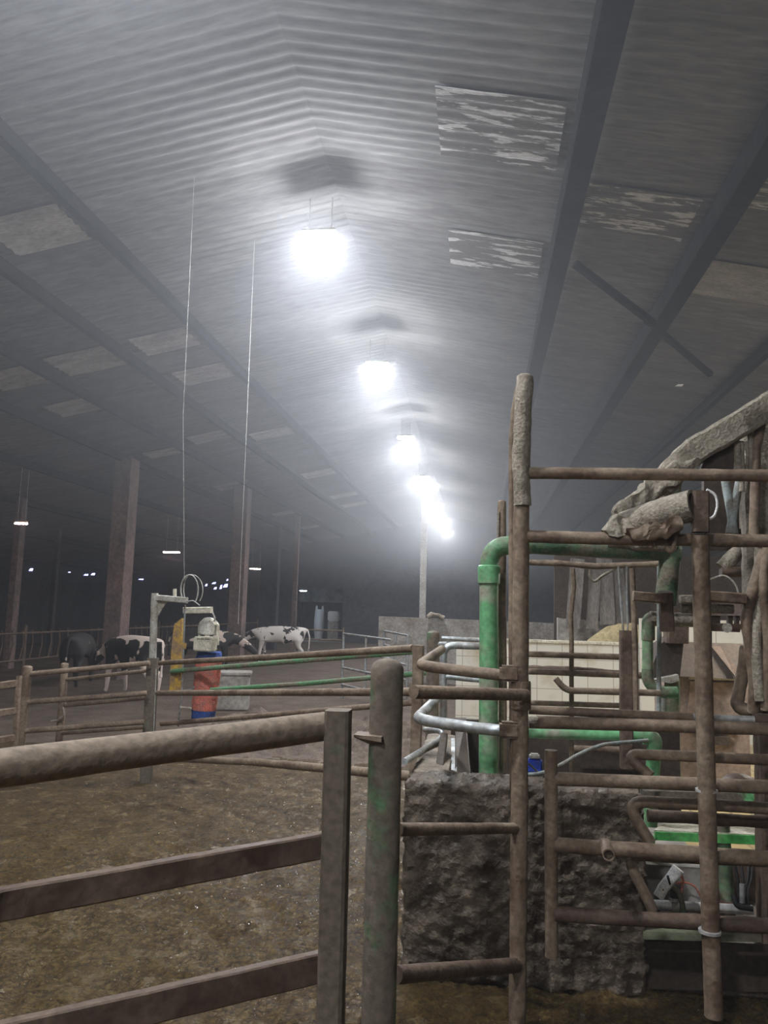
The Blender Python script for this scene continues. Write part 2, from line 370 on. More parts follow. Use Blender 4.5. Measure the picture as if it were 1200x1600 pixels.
def gable(name, y, dy, hole=None):
    bm = bmesh.new()
    if hole is None:
        add_quad_slab(bm, [(XL, y, -.05), (XR, y, -.05), (XR, y, roof_z(XR)+.1), (RX, y, RZ+.1), (XL, y, roof_z(XL)+.1)], (0, dy, 0))
    else:
        a, b, h = hole
        add_quad_slab(bm, [(XL, y, -.05), (a, y, -.05), (a, y, roof_z(a)+.1), (XL, y, roof_z(XL)+.1)], (0, dy, 0))
        add_quad_slab(bm, [(b, y, -.05), (XR, y, -.05), (XR, y, roof_z(XR)+.1), (RX, y, RZ+.1), (b, y, roof_z(b)+.1)], (0, dy, 0))
        add_quad_slab(bm, [(a, y, h), (b, y, h), (b, y, roof_z(b)+.1), (a, y, roof_z(a)+.1)], (0, dy, 0))
    return struct(new_obj(name, bm, m_darkw, smooth=False))
YE = 46.0
hx0, hx1 = at(461, 960, YE).x, at(535, 960, YE).x; hz = at(500, 919, YE).z
gable('wall_back', YE, .2, (hx0, hx1, hz)); gable('wall_front', Y0-.2, .2)

# purlins and roof braces
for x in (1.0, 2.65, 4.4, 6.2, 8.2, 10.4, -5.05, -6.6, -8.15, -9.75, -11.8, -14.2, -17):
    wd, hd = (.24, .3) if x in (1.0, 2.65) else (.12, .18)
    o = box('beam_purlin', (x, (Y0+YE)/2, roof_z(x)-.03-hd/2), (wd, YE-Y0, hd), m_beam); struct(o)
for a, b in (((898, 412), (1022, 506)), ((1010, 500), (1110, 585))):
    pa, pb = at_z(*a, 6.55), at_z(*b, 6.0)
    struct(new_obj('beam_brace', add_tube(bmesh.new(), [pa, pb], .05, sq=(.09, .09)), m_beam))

# skylight sheets set in the roof: (x0, x1, y0, y1, material, label)
SK = [
 (-6.40,-5.35, 8.45, 9.40, m_sky, 'large pale skylight sheet at upper left, nearest on the left roof slope'),
 (-6.40,-5.35, 12.67,13.60, m_sky, 'pale skylight sheet highest of the three-by-two cluster on the left roof slope'),
 (-6.40,-5.35, 14.70,15.60, m_sky, 'pale skylight sheet below the topmost of the cluster, at its right end'),
 (-8.05,-6.80, 12.75,13.75, m_sky, 'pale skylight sheet in the middle of the left roof cluster'),
 (-9.45,-8.30, 12.80,13.82, m_sky, 'ribbed pale skylight sheet at the left edge, in the left roof cluster'),
 (-9.40,-8.28, 15.00,15.85, m_sky, 'pale skylight sheet lowest of the left roof cluster'),
 (-7.90,-6.80, 19.30,20.10, m_sky, 'narrow pale skylight sheet between the two hanging wires'),
 (-6.45,-5.35, 20.20,21.00, m_sky, 'narrow pale skylight sheet just right of the longer hanging wire'),
 (-9.40,-8.20, 19.90,20.70, m_sky, 'pale skylight sheet crossed by the wire above the cow brush'),
 (-6.45,-5.35, 26.40,27.40, m_sky, 'dim skylight sheet right of the long wire, level with the fourth ridge lamp'),
 (-9.40,-8.30, 25.60,26.60, m_sky, 'dim skylight sheet crossed by the long hanging wire'),
 (-6.45,-5.35, 31.60,32.60, m_sky, 'faint skylight sheet left of the fifth ridge lamp'),
 (-6.45,-5.35, 34.40,35.40, m_sky, 'faint skylight sheet just below the one left of the fifth ridge lamp'),
 (-9.40,-8.30, 33.20,34.20, m_sky, 'faint skylight sheet low on the left slope, beyond the long wire'),
 (-9.40,-8.30, 38.80,39.80, m_sky, 'faint far skylight sheet lowest in the roof before the end wall'),
 (-13.3,-12.0, 16.60,17.80, m_sky, 'faint skylight sheet low in the roof above the rust-brown column'),
 (-.52,.80, 7.20, 8.40, m_skyr, 'mottled translucent roof sheet highest and nearest on the right slope'),
 (-.52,.80, 10.15,11.25, m_skyr, 'mottled roof sheet below the highest one, right of the brightest lamp'),
 (1.20,2.46, 8.55, 9.60, m_skyr, 'streaky light roof sheet between the two dark purlins'),
 (2.85,4.15, 9.95,11.00, m_skyp, 'pale mottled roof sheet right of the second dark purlin'),
 (2.85,4.15, 7.55, 8.60, m_skyr, 'mottled roof sheet cut by the right edge of the photo'),
]
for (a, b, c, d, m, lab) in SK:
    o = new_obj('skylight_sheet', corrugated(a, b, c, d, .012, nx=1), m); tag(o, lab, 'skylight', 'skylight sheets in the roof')

# columns
def column(name, px, py_top, Y, w, d, mat, lab=None, z1=None):
    c = at(px, py_top, Y); z1 = z1 or roof_z(c.x)-.12
    o = box(name, (c.x, Y+d/2, z1/2-.02), (w, d, z1+.04), mat, bev=.01); return struct(o)
column('column', 180, 900, 19.5, .46, .55, m_col); column('column', 370, 900, 26.0, .5, .5, m_col)
column('column', 420, 900, 36.0, .85, .5, m_darkw); column('column', 459, 950, 34, .2, .2, m_col)
column('column', 661, 900, 37.5, .3, .2, m_pale)
column('column', 20, 900, 21.5, .2, .3, m_col); column('column', 80, 950, 27, .16, .2, m_darkw)

# ------------------------------------------------------------------ lamps
def lamp(name, pos, L, W, lab, group, mat, top, along='x', rz=0.0):
    t = thing(name, lab, 'lamp', (pos.x, pos.y, pos.z), group, rz)
    sx, sy = (L, W)
    def loc(o): return o
    h = new_obj('housing', add_box(bmesh.new(), (0, 0, .045), (sx+.02, sy+.02, .05), None, .012), m_grey); h.parent = t
    d = new_obj('diffuser', add_box(bmesh.new(), (0, 0, .0), (sx, sy, .036)), mat); d.parent = t
    for s in (-1, 1):
        b = bmesh.new(); add_tube(b, [Vector((s*L*.35, 0, .09)), Vector((s*L*.35, 0, top-pos.z))], .006, seg=8)
        r = new_obj('hanger', b, m_wire); r.parent = t
    return t
ORD = ['lamp above and behind the camera position', 'brightest lamp of the ridge row, nearest in view', 'second lamp along the ridge row', 'third lamp along the ridge row',
       'fourth lamp along the ridge row', 'fifth lamp along the ridge row', 'sixth lamp along the ridge row', 'seventh and farthest lamp of the ridge row']
LY = [(None, 3.1), ((500,370), None), ((589,571), None), ((634,684), None), ((661,746), None), ((679,786), None), ((690,812), None), ((699,831), None)]
for i, (p, y) in enumerate(LY):
    pos = Vector((-2.12, y, 6.75)) if p is None else at_z(*p, 6.75)
    lamp('ridge_lamp', pos, .42, .2, 'cool white '+ORD[i] if i else 'cool white ridge lamp over the near yard', 'white lamps under the ridge', m_lampw, roof_z(pos.x)-.3)
for y, lab in ((-3.1, 'cool white ridge lamp behind the camera'), (-9.3, 'cool white ridge lamp at the near end of the building')):
    lamp('ridge_lamp', Vector((-2.12, y, 6.75)), .42, .2, lab, 'white lamps under the ridge', m_lampw, .55+6.75)
for i, (p, lab) in enumerate((((33,818), 'pinkish tube lamp at the left edge of the photo'), ((268,863), 'pinkish tube lamp above the cow brush'), ((400,889), 'pinkish tube lamp right of the long hanging wire'))):
    pos = at_z(*p, 4.0)
    lamp('tube_lamp', pos, .62 if i else .3, .12, lab, 'pink lamps over the feed passage', m_lampp, roof_z(pos.x)-.02)

# ------------------------------------------------------------------ low walls and the robot-room floor
def low_wall(name, p0, p1, Y, base, thick, mat, top_noise=0):
    a, b = at(*p0, Y), at(*p1, Y)
    bm = bmesh.new(); n = 24; top = [Vector((a.x+(b.x-a.x)*k/n, Y, a.z+(b.z-a.z)*k/n + top_noise*mnoise.noise(Vector((k*.7, Y, 0))))) for k in range(n+1)]
    add_quad_slab(bm, [(a.x, Y, base)] + top[:0] + [(b.x, Y, base)] + top[::-1], (0, thick, 0))
    return struct(new_obj(name, bm, mat, smooth=False))
low_wall('wall_concrete', (592,963), (872,974), 22.0, -.03, .25, m_conc, .02)
low_wall('wall_side', (872,966), (985,974), 15.6, -.03, .3, m_conc, .03)
ta, tb = at(713, 1011, 13.5), at(1215, 1003, 13.5)
wt = box('wall_tiled', (0, 0, 0), (tb.x-ta.x, .2, 1.52), m_tile); wt.location = ((ta.x+tb.x)/2, 13.6, .75); struct(wt)
struct(box('trim_capping', ((ta.x+tb.x)/2, 13.59, 1.535), (tb.x-ta.x+.02, .26, .05), m_cream, bev=.01))
ft = box('floor_tiles', (0, 0, 0), (tb.x-ta.x+1.0, 7.9, .06), m_ftile); ft.location = ((ta.x+tb.x)/2+.55, 9.5, .0); struct(ft)
# taller cladding behind the robot room, right of the boards
bx0, bx1 = at(1060, 900, 14.6), at(1240, 900, 14.6)

tr0, tr1 = at(1001, 966, 13.1), at(1240, 972, 13.1)
wr = box('wall_tiled_high', (0, 0, 0), (tr1.x-tr0.x, .12, tr0.z), m_tile); wr.location = ((tr0.x+tr1.x)/2, 13.2, tr0.z/2); struct(wr)
# tall leaning boards and yellow straw behind the white wall
for i, (x0, x1, yt, yb, lean) in enumerate(((884,906,872,968,8), (916,934,880,968,6), (938,962,872,962,-6), (955,985,884,966,-12))):
    Y = 15.3 + .05*i
    o = slab('board', [(x0+lean, yt, Y), (x1+lean, yt+2, Y), (x1, yb+14, Y-.25), (x0, yb+14, Y-.25)], (0, .05, 0), m_wood)
    tag(o, ['tall grey board leaning on the low wall, farthest left of the four', 'narrow grey board second of those leaning above the low wall', 'grey board third of those leaning above the low wall, behind the thin rod',
            'wide grey board nearest the yellow straw heap'][i], 'board', 'boards leaning on the low wall')
dk = slab('wall_boarded', [(866,868,16.2), (1245,868,16.2), (1245,1000,16.2), (866,1000,16.2)], (0, .1, 0), m_dark); struct(dk)
bm = bmesh.new(); c = at(985, 962, 14.9); rows = []
for i in range(25):
    row = []
    for j in range(13):
        u, v = i/24*2-1, j/12*2-1; h = max(0, 1-abs(u)**2.2)*max(0, 1-abs(v)**2)
        x, y = c.x+u*.85, c.y+v*.5
        row.append(bm.verts.new((x, y, 1.45+ .42*h + .05*h*mnoise.noise(Vector((x*6, y*6, 0))))))
    rows.append(row)
for a, b in zip(rows, rows[1:]):
    for j in range(12): bm.faces.new((a[j], a[j+1], b[j+1], b[j]))
geo = bmesh.ops.extrude_face_region(bm, geom=bm.faces[:]); 
for v in geo['geom']:
    if isinstance(v, bmesh.types.BMVert): v.co.z = 1.412
tag(new_obj('straw_heap', bm, m_straw), 'yellow straw heaped on the ledge behind the white wall', 'straw', kind='stuff')
struct(box('wall_ledge', (c.x, c.y+.1, .7), (1.9, 1.3, 1.42), m_conc, bev=.02))

# ------------------------------------------------------------------ concrete block with its pit
def lumpy_box(name, x0, x1, y0, y1, z0, z1, mat, amp, step=.03, freq=7, rounded=.03):
    bm = bmesh.new(); V = {}
    nx, ny, nz = (max(2, int((b-a)/step)) for a, b in ((x0, x1), (y0, y1), (z0, z1)))
    def vert(i, j, k):
        key = (i, j, k)
        if key not in V:
            p = Vector((x0+(x1-x0)*i/nx, y0+(y1-y0)*j/ny, z0+(z1-z0)*k/nz))
            cx = Vector(((x0+x1)/2, (y0+y1)/2, (z0+z1)/2)); q = Vector((max(x0+rounded, min(x1-rounded, p.x)), max(y0+rounded, min(y1-rounded, p.y)), max(z0+rounded, min(z1-rounded, p.z))))
            d = p-q
            if d.length > 1e-6: p = q + d.normalized()*rounded; nn = d.normalized()
            else: nn = Vector((0, 0, 1))
            e = .6*mnoise.noise(p*freq) + .6*mnoise.noise(p*freq*2.7) + .8*abs(mnoise.noise(p*freq*4.5)) - .3
            V[key] = bm.verts.new(p + nn*amp*e)
        return V[key]
    def face(f, a, b):
        for s in range(a):
            for t in range(b): bm.faces.new((f(s, t), f(s+1, t), f(s+1, t+1), f(s, t+1)))
    face(lambda s, t: vert(s, 0, t), nx, nz); face(lambda s, t: vert(s, ny, t), nx, nz)
    face(lambda s, t: vert(0, s, t), ny, nz); face(lambda s, t: vert(nx, s, t), ny, nz)
    face(lambda s, t: vert(s, t, 0), nx, ny); face(lambda s, t: vert(s, t, nz), nx, ny)
    return new_obj(name, bm, mat)
BY = 4.5
PZ = at(800, 1229, BY).z
PB = at_z(657, 1143, PZ).y
bxl, bxr = at(630, 1300, BY).x, at(1008, 1300, BY).x
pb = thing('concrete_plinth', 'mud splashed concrete plinth between the race and the pit, green standpipe rising from it', 'plinth', ((bxl+bxr)/2, BY+.5, 0))
lumpy_box('front_wall', bxl, bxr, BY, BY+.36, -.02, PZ, m_block, .026, .015)
bpy.data.objects['front_wall'].parent = pb; bpy.data.objects['front_wall'].matrix_parent_inverse = Matrix.Translation(pb.location).inverted()
o = lumpy_box('top_wall', bxl+.005, at(706, 1190, 5.2).x, BY+.33, PB, -.02, PZ-.005, m_blktop, .012, .035); o.parent = pb; o.matrix_parent_inverse = Matrix.Translation(pb.location).inverted()
px0, px1 = at(706, 1190, 5.2).x, at(980, 1190, 6.0).x
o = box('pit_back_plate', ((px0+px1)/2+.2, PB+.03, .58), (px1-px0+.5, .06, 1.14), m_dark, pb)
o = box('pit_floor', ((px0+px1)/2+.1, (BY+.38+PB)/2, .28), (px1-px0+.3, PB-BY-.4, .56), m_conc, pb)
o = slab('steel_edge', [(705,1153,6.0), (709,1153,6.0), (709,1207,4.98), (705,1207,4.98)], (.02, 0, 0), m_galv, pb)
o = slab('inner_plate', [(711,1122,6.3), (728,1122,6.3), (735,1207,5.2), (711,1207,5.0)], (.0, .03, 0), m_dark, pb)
slab_z = .2
rs = box('robot_plinth', ((bxr+.03+4.4)/2, 5.3, .1), (4.4-bxr, 1.4, .2), m_block, bev=.01); tag(rs, 'low raised concrete step under the green robot frame', 'step')
# lumpy bank of bedding and mud in the middle of the yard
bm = bmesh.new(); rows = []
for i in range(130):
    row = []
    for j in range(100):
        x = -4.9 + 4.3*i/129; y = 10.2 + 4.0*j/99
        e = max(0, min(1, (x+4.9)/1.0, (-.6-x)/.5))*max(0, min(1, (y-10.2)/.8, (14.2-y)/.8)); v = Vector((x, y, 0))
        row.append(bm.verts.new((x, y, -.03 + e*(.15 + .14*mnoise.noise(v*1.3) + .13*mnoise.noise(v*3.1) + .11*mnoise.noise(v*7) + .04*mnoise.noise(v*13)))))
    rows.append(row)
for a, b in zip(rows, rows[1:]):
    for j in range(99): bm.faces.new((a[j], a[j+1], b[j+1], b[j]))
tag(new_obj('muck_bank', bm, m_bed), 'lumpy bank of muck and bedding across the middle of the yard', 'muck', kind='stuff')

# ------------------------------------------------------------------ near left gate and its post
g = thing('yard_gate', 'large muddy gate across the lower left, with a round top rail and box rails', 'gate', tuple(at_z(512, 1760, 0.3)))
YG, YL = 2.9, 2.05
pipe('top_rail', [(-260,1262,1.72), (0,1200,YL), (511,1134,YG+.01)], .105, m_rail, g, seg=20, lump=.05, freq=5)
pipe('box_rail', [(-260,1500,1.75), (0,1413,2.17), (516,1318,YG)], .05, m_mudd, g, sq=(.045, .088), lump=.03)
pipe('box_rail', [(-260,1740,1.8), (0,1626,2.3), (508,1508,YG)], .05, m_mudd, g, sq=(.045, .1), lump=.03)
pipe('stile', [(529,1109,YG-.02), (524,1330,YG-.02), (512,1760,YG-.02)], .09, m_mudgr, g, sq=(.09, .1), lump=.02)
gp = thing('gate_post', 'thick round green post caked in mud, with a rounded cap, between gate and plinth', 'post', tuple(at_z(590, 1790, 0.0)))
p0 = at(605, 1046, 3.0); base = Vector((p0.x, 3.0, -.02))
prof = [(.063, base.z), (.063, p0.z-.03), (.0625, p0.z), (.058, p0.z+.02), (.045, p0.z+.036), (.022, p0.z+.044), (.004, p0.z+.046)]
bm = bmesh.new(); add_tube(bm, [(base, .064), (base+Vector((0, 0, .9)), .064), (p0-Vector((0, 0, .0)), .0635), (p0+Vector((0, 0, .022)), .056), (p0+Vector((0, 0, .036)), .038), (p0+Vector((0, 0, .042)), .012)], lump=.025, seg=26)
new_obj('post', bm, m_mudgr, gp)
slab('latch_plate', [(553,1148,2.95), (596,1152,2.9), (596,1160,2.9), (575,1162,2.95), (553,1152,2.95)], (0, .09, 0), m_mud, gp)
# green knob peeping out behind the post, by the plinth
kn = thing('wall_cap', 'small green round cap on the plinth corner beside the thick post', 'cap', tuple(at(628, 1232, 4.46)))
c = at(627, 1233, 4.46); new_obj('cap', add_lathe(bmesh.new(), [(.055, 0), (.055, .06), (.045, .075)], c+Vector((-.03, -.02, 0)), axis=(-1, -.3, 0)), m_green, kn)

# ------------------------------------------------------------------ race frame: tall pole, bars, hoops
rf = thing('entrance_railing', 'tall muddy pole with long horizontal bars and hoops, framing the robot entrance', 'frame', tuple(at_z(808, 1606, 0.0)))
YA = 4.02
b0 = at_z(808, 1606, 0.0)
pipe('tall_pole', [b0, at(812,1240,YA), at(814,900,YA), at(815,760,YA), at(819,596,YA)], .084, m_mud, rf, lump=.06, seg=18, round_end=True)
pipe('caked_clump', [(816,790,YA-.01), (814,700,YA-.02), (818,640,YA-.01), (820,590,YA-.01)], .09, m_cake, rf, lump=.16, freq=14, seg=16, round_end=True)
pipe('conduit', [(802,1236,YA+.06), (800,1000,YA+.05), (800,800,YA+.05), (800,690,YA+.04), (804,640,YA+.02), (812,600,YA)], .036, m_mud, rf, lump=.12, freq=12)
pipe('top_bar', [(824,739,YA), (1260,744,YA)], .062, m_mud, rf, lump=.06)
pipe('upper_bar', [(822,838,YA), (960,842,YA), (1260,846,YA)], .066, m_mud, rf, lump=.08)
pipe('hoop_rail', [(796,1056,YA-.02), (730,1049,YA+.02), (655,1040,YA+.1), (690,1015,YA+1.2)], .058, m_mud, rf, bend=.12, lump=.05)
pipe('hoop_rail', [(796,1143,YA-.02), (730,1136,YA+.02), (650,1124,YA+.1), (684,1090,YA+1.1)], .058, m_galv, rf, bend=.12, lump=.02)
pipe('cross_rail', [(646,1081,3.3), (822,1086,YA-.06)], .058, m_mud, rf, lump=.04)
c = at(814, 1086, YA); new_obj('clamp', add_lathe(bmesh.new(), [(.047, -.07), (.05, -.06), (.05, .06), (.047, .07)], c, 18), m_mud, rf)
for y in (1052, 1140):
    c = at(796, y, YA-.02); box('clamp', c, (.1, .07, .08), m_mud, rf, .012)
pipe('low_rail', [(622,1296,3.1), (808,1294,YA)], .05, m_mud, rf, lump=.04)
pipe('low_rail', [(618,1523,3.1), (806,1508,YA)], .066, m_mudd, rf, lump=.04)
# the thinner pole behind
bp = thing('rear_pole', 'shorter muddy pole behind the green standpipe', 'pole', tuple(at_z(786, 1210, 1.45)))
pipe('pole', [(786,1206,5.15), (785,1000,5.15), (784,784,5.15)], .055, m_mud, bp, lump=.08, round_end=True)
pipe('strap', [(779,800,5.12), (778,840,5.12), (781,855,5.12)], .018, m_cake, bp, lump=.2)

# ------------------------------------------------------------------ green plastic pipework
sp_ = thing('green_standpipe', 'wide green plastic pipe rising from the plinth and elbowing right under the upper bar', 'pipe', tuple(at(762, 1205, 5.0)))
YP = 5.0
pipe('riser', [at(762,1206,YP)-Vector((0, 0, .45)), at(763,1206,YP), at(764,905,YP)], .12, m_green, sp_, seg=24)
pipe('elbow', [(764,915,YP), (765,853,YP), (830,851,YP)], .122, m_greenp, sp_, seg=24, bend=.22)
c = at(764, 898, YP); new_obj('collar', add_lathe(bmesh.new(), [(.062, -.06), (.07, -.055), (.072, .04), (.07, .055), (.062, .06)], c, 24), m_green, sp_)
pipe('cross_pipe', [(826,851,YP), (930,856,YP), (1062,863,YP)], .12, m_greend, sp_, seg=24, lump=.04)
pipe('drop_pipe', [(1048,752,YP), (1046,800,YP), (1046,880,YP), (1040,945,YP)], .13, m_greend, sp_, seg=22, lump=.05)
tag_ = pipe('mud_crust', [(950,846,YP-.05), (1000,852,YP-.06), (1055,855,YP-.05)], .07, m_cake, sp_, lump=.25, freq=14)

dp = thing('green_drain', 'narrow green plastic downpipe with two elbows in front of the white wall', 'pipe', tuple(at(1013, 1080, 5.6)))
YD = 5.6
pipe('muddy_branch', [(1092,968,YD), (1050,968,YD), (1016,966,YD)], .105, m_cake, dp, lump=.1)
pipe('elbow', [(1030,966,YD), (1013,966,YD), (1013,1000,YD)], .09, m_greenp, dp, bend=.1, seg=20)
pipe('downpipe', [(1012,985,YD), (1012,1052,YD)], .074, m_green, dp, seg=20)
c = at(1012, 992, YD); new_obj('collar', add_lathe(bmesh.new(), [(.037, -.04), (.042, -.035), (.042, .035), (.037, .04)], c, 20), m_green, dp)
pipe('elbow', [(1012,1045,YD), (1012,1066,YD), (1030,1082,YD), (1058,1082,YD)], .08, m_greenp, dp, bend=.1, seg=20)
lp = thing('green_floor_pipe', 'green plastic pipe running level behind the muddy tube and turning down to the floor', 'pipe', tuple(at(1020, 1215, 5.1)))
pipe('level_pipe', [(826,1146,5.2), (1012,1151,5.2)], .062, m_green, lp, seg=20)
pipe('elbow', [(1004,1152,5.2), (1024,1152,5.2), (1022,1180,5.2)], .09, m_green, lp, bend=.1, seg=20)
pipe('downpipe', [(1022,1165,5.2), (1016,1290,5.2)], .088, m_green, lp, seg=20)

# ------------------------------------------------------------------ thin rods and rails in the robot entrance
sr = thing('side_rails', 'set of thin muddy rails in front of the white wall, hung on slim uprights', 'railing', tuple(at(894, 1120, 5.4)))
YR = 5.4
pipe('upright', [(893,1205,YR), (893,1000,YR), (892,960,YR), (897,915,YR), (895,888,YR)], .032, m_mud, sr, lump=.05)
pipe('wire_bar', [(822,879,YR), (870,880,YR), (930,885,YR), (1040,881,YR)], .042, m_mud, sr, lump=.15)
for ya, yb, d, l in ((1022,1027,.042,.03), (1049,1055,.042,.05), (1098,1103,.036,.05)):
    pipe('rail', [(826,ya,YR), (985,yb,YR)], d, m_mud, sr, lump=l)
pipe('crusted_rail', [(826,1045,YR+.3), (900,1047,YR+.3), (1006,1056,YR+.3)], .05, m_mudd, sr, lump=.18, freq=14)
pipe('bent_rail', [(868,1060,YR-.2), (884,1079,YR-.2), (1032,1083,YR-.2)], .042, m_mud, sr, bend=.06, lump=.05)
pipe('hanging_loop', [(922,880,YR), (921,902,YR), (929,910,YR), (940,900,YR), (962,888,YR)], .02, m_cake, sr, bend=.05, lump=.1)
pipe('low_rail', [(893,1169,6.2), (985,1172,6.2)], .046, m_mud, sr, lump=.1)
tp = thing('twin_upright', 'dark box post with two thin rods rising from it, in front of the white wall', 'post', tuple(at(985, 1130, 5.0)))
pipe('box_post', [(979,1200,5.0), (978,985,5.0)], .07, m_mudd, tp, sq=(.075, .07), lump=.03)
pipe('side_tube', [(994,1120,4.95), (992,1000,4.95), (988,888,4.95)], .036, m_mud, tp, lump=.05)
pipe('rod', [(974,990,5.0), (966,885,5.0)], .014, m_galv, tp)
pipe('rod', [(981,990,5.0), (979,885,5.0)], .012, m_galv, tp)
br_ = pipe('blue_rod', [(1029,1118,5.3), (1030,980,5.3), (1030,885,5.3)], .03, m_hoseb); tag(br_, 'thin blue-grey rod right beside the narrow green downpipe', 'rod')
kl = thing('clamp_beam', 'short muddy box beams clamped level across the green pipe joint', 'beam', tuple(at(1050, 935, 4.5)))
pipe('box_beam', [(989,931,4.5), (1040,936,4.5)], .05, m_mud, kl, sq=(.06, .055), lump=.06)
pipe('box_beam', [(1062,936,4.5), (1095,936,4.5)], .05, m_cake, kl, sq=(.06, .045), lump=.1)
pipe('box_beam', [(1104,931,4.5), (1164,936,4.5)], .05, m_mud, kl, sq=(.06, .06), lump=.08)
pipe('pipe_stub', [(1064,950,4.55), (1145,951,4.55)], .06, m_cake, kl, lump=.12)
pipe('bracket', [(1040,925,4.5), (1042,985,4.55)], .05, m_mudd, kl, sq=(.07, .06), lump=.08)

# horizontal actuator and tube across the race
ac = thing('gate_cylinder', 'long gate cylinder across the race, its polished rod bright at the right end', 'cylinder', tuple(at(1000, 1120, 4.17)))
pipe('barrel', [(826,1109,4.22), (1082,1121,4.22)], .046, m_mud, ac, lump=.02)
part_label(pipe('piston_rod', [(1070,1120,4.22), (1198,1125,4.22)], .034, m_chrome, ac), 'bright polished piston rod')
pipe('clevis', [(1178,1124,4.22), (1215,1125,4.22)], .06, m_mudd, ac)
tb_ = thing('muddy_tube', 'thick muddy tube lying level just below the gate cylinder', 'tube', tuple(at(1000, 1135, 4.17)))
pipe('tube', [(840,1128,4.17), (1260,1141,4.17)], .064, m_mud, tb_, lump=.03, seg=18)
pipe('end_plug', [(826,1128,4.17), (846,1128,4.17)], .055, m_cake, tb_, lump=.12)
c_ = pipe('grey_hose', [(798,1206,4.52), (838,1212,4.57), (872,1198,4.62), (905,1178,4.67), (940,1163,4.77), (1012,1157,4.97)], .022, m_hoseb, bend=.2); tag(c_, 'thin grey hose curving up from the plinth to the green level pipe', 'hose')
vb = thing('blue_valve', 'small blue valve box on the plinth behind the tall pole', 'valve', tuple(at(838, 1205, 4.82)))
c = at(835, 1196, 4.82); box('body', c, (.09, .06, .08), m_blue, vb, .01)
box('cap', c+Vector((0, 0, .054)), (.06, .05, .032), m_grey, vb, .008)
pipe('lead', [(826,1193,4.72), (838,1204,4.72), (850,1214,4.67)], .012, m_black, vb)

# ------------------------------------------------------------------ right swing gate, hanging pole and hoops
rg = thing('race_gate', 'muddy swing gate in front of the plinth, three thick rails on a short stile', 'gate', tuple(at(860, 1470, 4.17)))
YH = 4.17
pipe('stile', [(862,1495,YH), (861,1330,YH), (861,1172,YH)], .066, m_mud, rg, lump=.04, seg=16)
pipe('rail', [(866,1217,YH), (1000,1222,YH), (1260,1232,YH)], .067, m_mud, rg, lump=.04)
pipe('rail', [(866,1320,YH), (1000,1329,YH), (1260,1346,YH)], .074, m_mud, rg, lump=.07)
pipe('rail', [(866,1428,YH), (1000,1436,YH), (1260,1450,YH)], .072, m_mudd, rg, lump=.07)
pipe('stub_tube', [(951,1336,YH-.22), (945,1318,YH)], .058, m_mud, rg, hollow=True)
hp = thing('hanging_pole', 'muddy upright pole at right, clamped to the swing gate by two bright rings', 'pole', tuple(at_z(1115, 1590, .125)))
b0 = at_z(1115, 1588, 0.125); YC = b0.y
pipe('pole', [b0, at(1106,1300,YC-.01), at(1098,1000,YC-.07), at(1094,835,YC-.17)], .084, m_mud, hp, lump=.05, seg=18)
for y in (1235, 1455):
    c = at(1104 if y < 1300 else 1109, y, YC-.01); part_label(new_obj('ring_clamp', add_lathe(bmesh.new(), [(.044, -.006), (.052, -.006), (.052, .006), (.044, .006)], c, 20), m_chrome, hp), 'bright steel ring clamp')
hb = thing('bent_hoops', 'three muddy bent hoops behind the swing gate, reaching toward the plinth', 'hoop', tuple(at(1000, 1430, 4.3)))
pipe('hoop', [(1017,1213,4.23), (976,1178,4.3), (1060,1181,4.3), (1260,1190,4.3)], .056, m_mud, hb, bend=.1, lump=.06)
pipe('hoop', [(1017,1318,4.23), (976,1251,4.3), (1060,1255,4.3), (1260,1266,4.3)], .06, m_mud, hb, bend=.12, lump=.06)
pipe('hoop', [(1021,1424,4.23), (976,1334,4.3), (1060,1340,4.3), (1260,1348,4.3)], .056, m_mud, hb, bend=.1, lump=.08)
pipe('inner_rail', [(1012,1274,4.5), (1260,1288,4.5)], .064, m_mudd, hb, lump=.08)

def crust_plate(name, pts, d, mat, parent, amp=.03, freq=14, cuts=3):
    bm = bmesh.new(); add_quad_slab(bm, [at(*p) for p in pts], d); bmesh.ops.triangulate(bm, faces=bm.faces[:])
    for _ in range(cuts): bmesh.ops.subdivide_edges(bm, edges=bm.edges[:], cuts=1, use_grid_fill=True)
    bmesh.ops.smooth_vert(bm, verts=bm.verts[:], factor=.5, use_axis_x=True, use_axis_y=True, use_axis_z=True)
    for v in bm.verts:
        p = v.co.copy(); v.co = p + Vector((mnoise.noise(p*freq), mnoise.noise(p*freq+Vector((9, 0, 0))), mnoise.noise(p*freq+Vector((0, 9, 0)))))*amp
    return new_obj(name, bm, mat, parent)
# ------------------------------------------------------------------ milking robot: caked boom, roll, column, cabinet
bo = thing('robot_boom', 'thick boom caked in dried splatter, sloping up to the right above the race bars', 'boom', tuple(at(1100, 700, 4.2)))
YB = 4.55
pipe('boom_beam', [(1030,762,YB), (1052,736,YB), (1082,706,YB), (1120,684,YB), (1160,660,YB), (1260,598,YB)], .14, m_cake, bo, sq=(.14, .15), lump=.1, freq=17)
crust_plate('boom_crust', [(957,797,YB-.2), (985,778,YB-.15), (1010,752,YB-.1), (1050,722,YB-.1), (1098,716,YB-.1), (1088,738,YB-.1), (1046,764,YB-.1), (1010,792,YB-.12), (962,822,YB-.25)], (0, .12, 0), m_cake, bo, .028, 16)
crust_plate('crust_lip', [(944,828,3.98), (958,806,4.02), (984,806,4.06), (990,826,4.02), (978,838,3.98), (950,838,3.96)], (0, .12, 0), m_cake, bo, .02, 20)
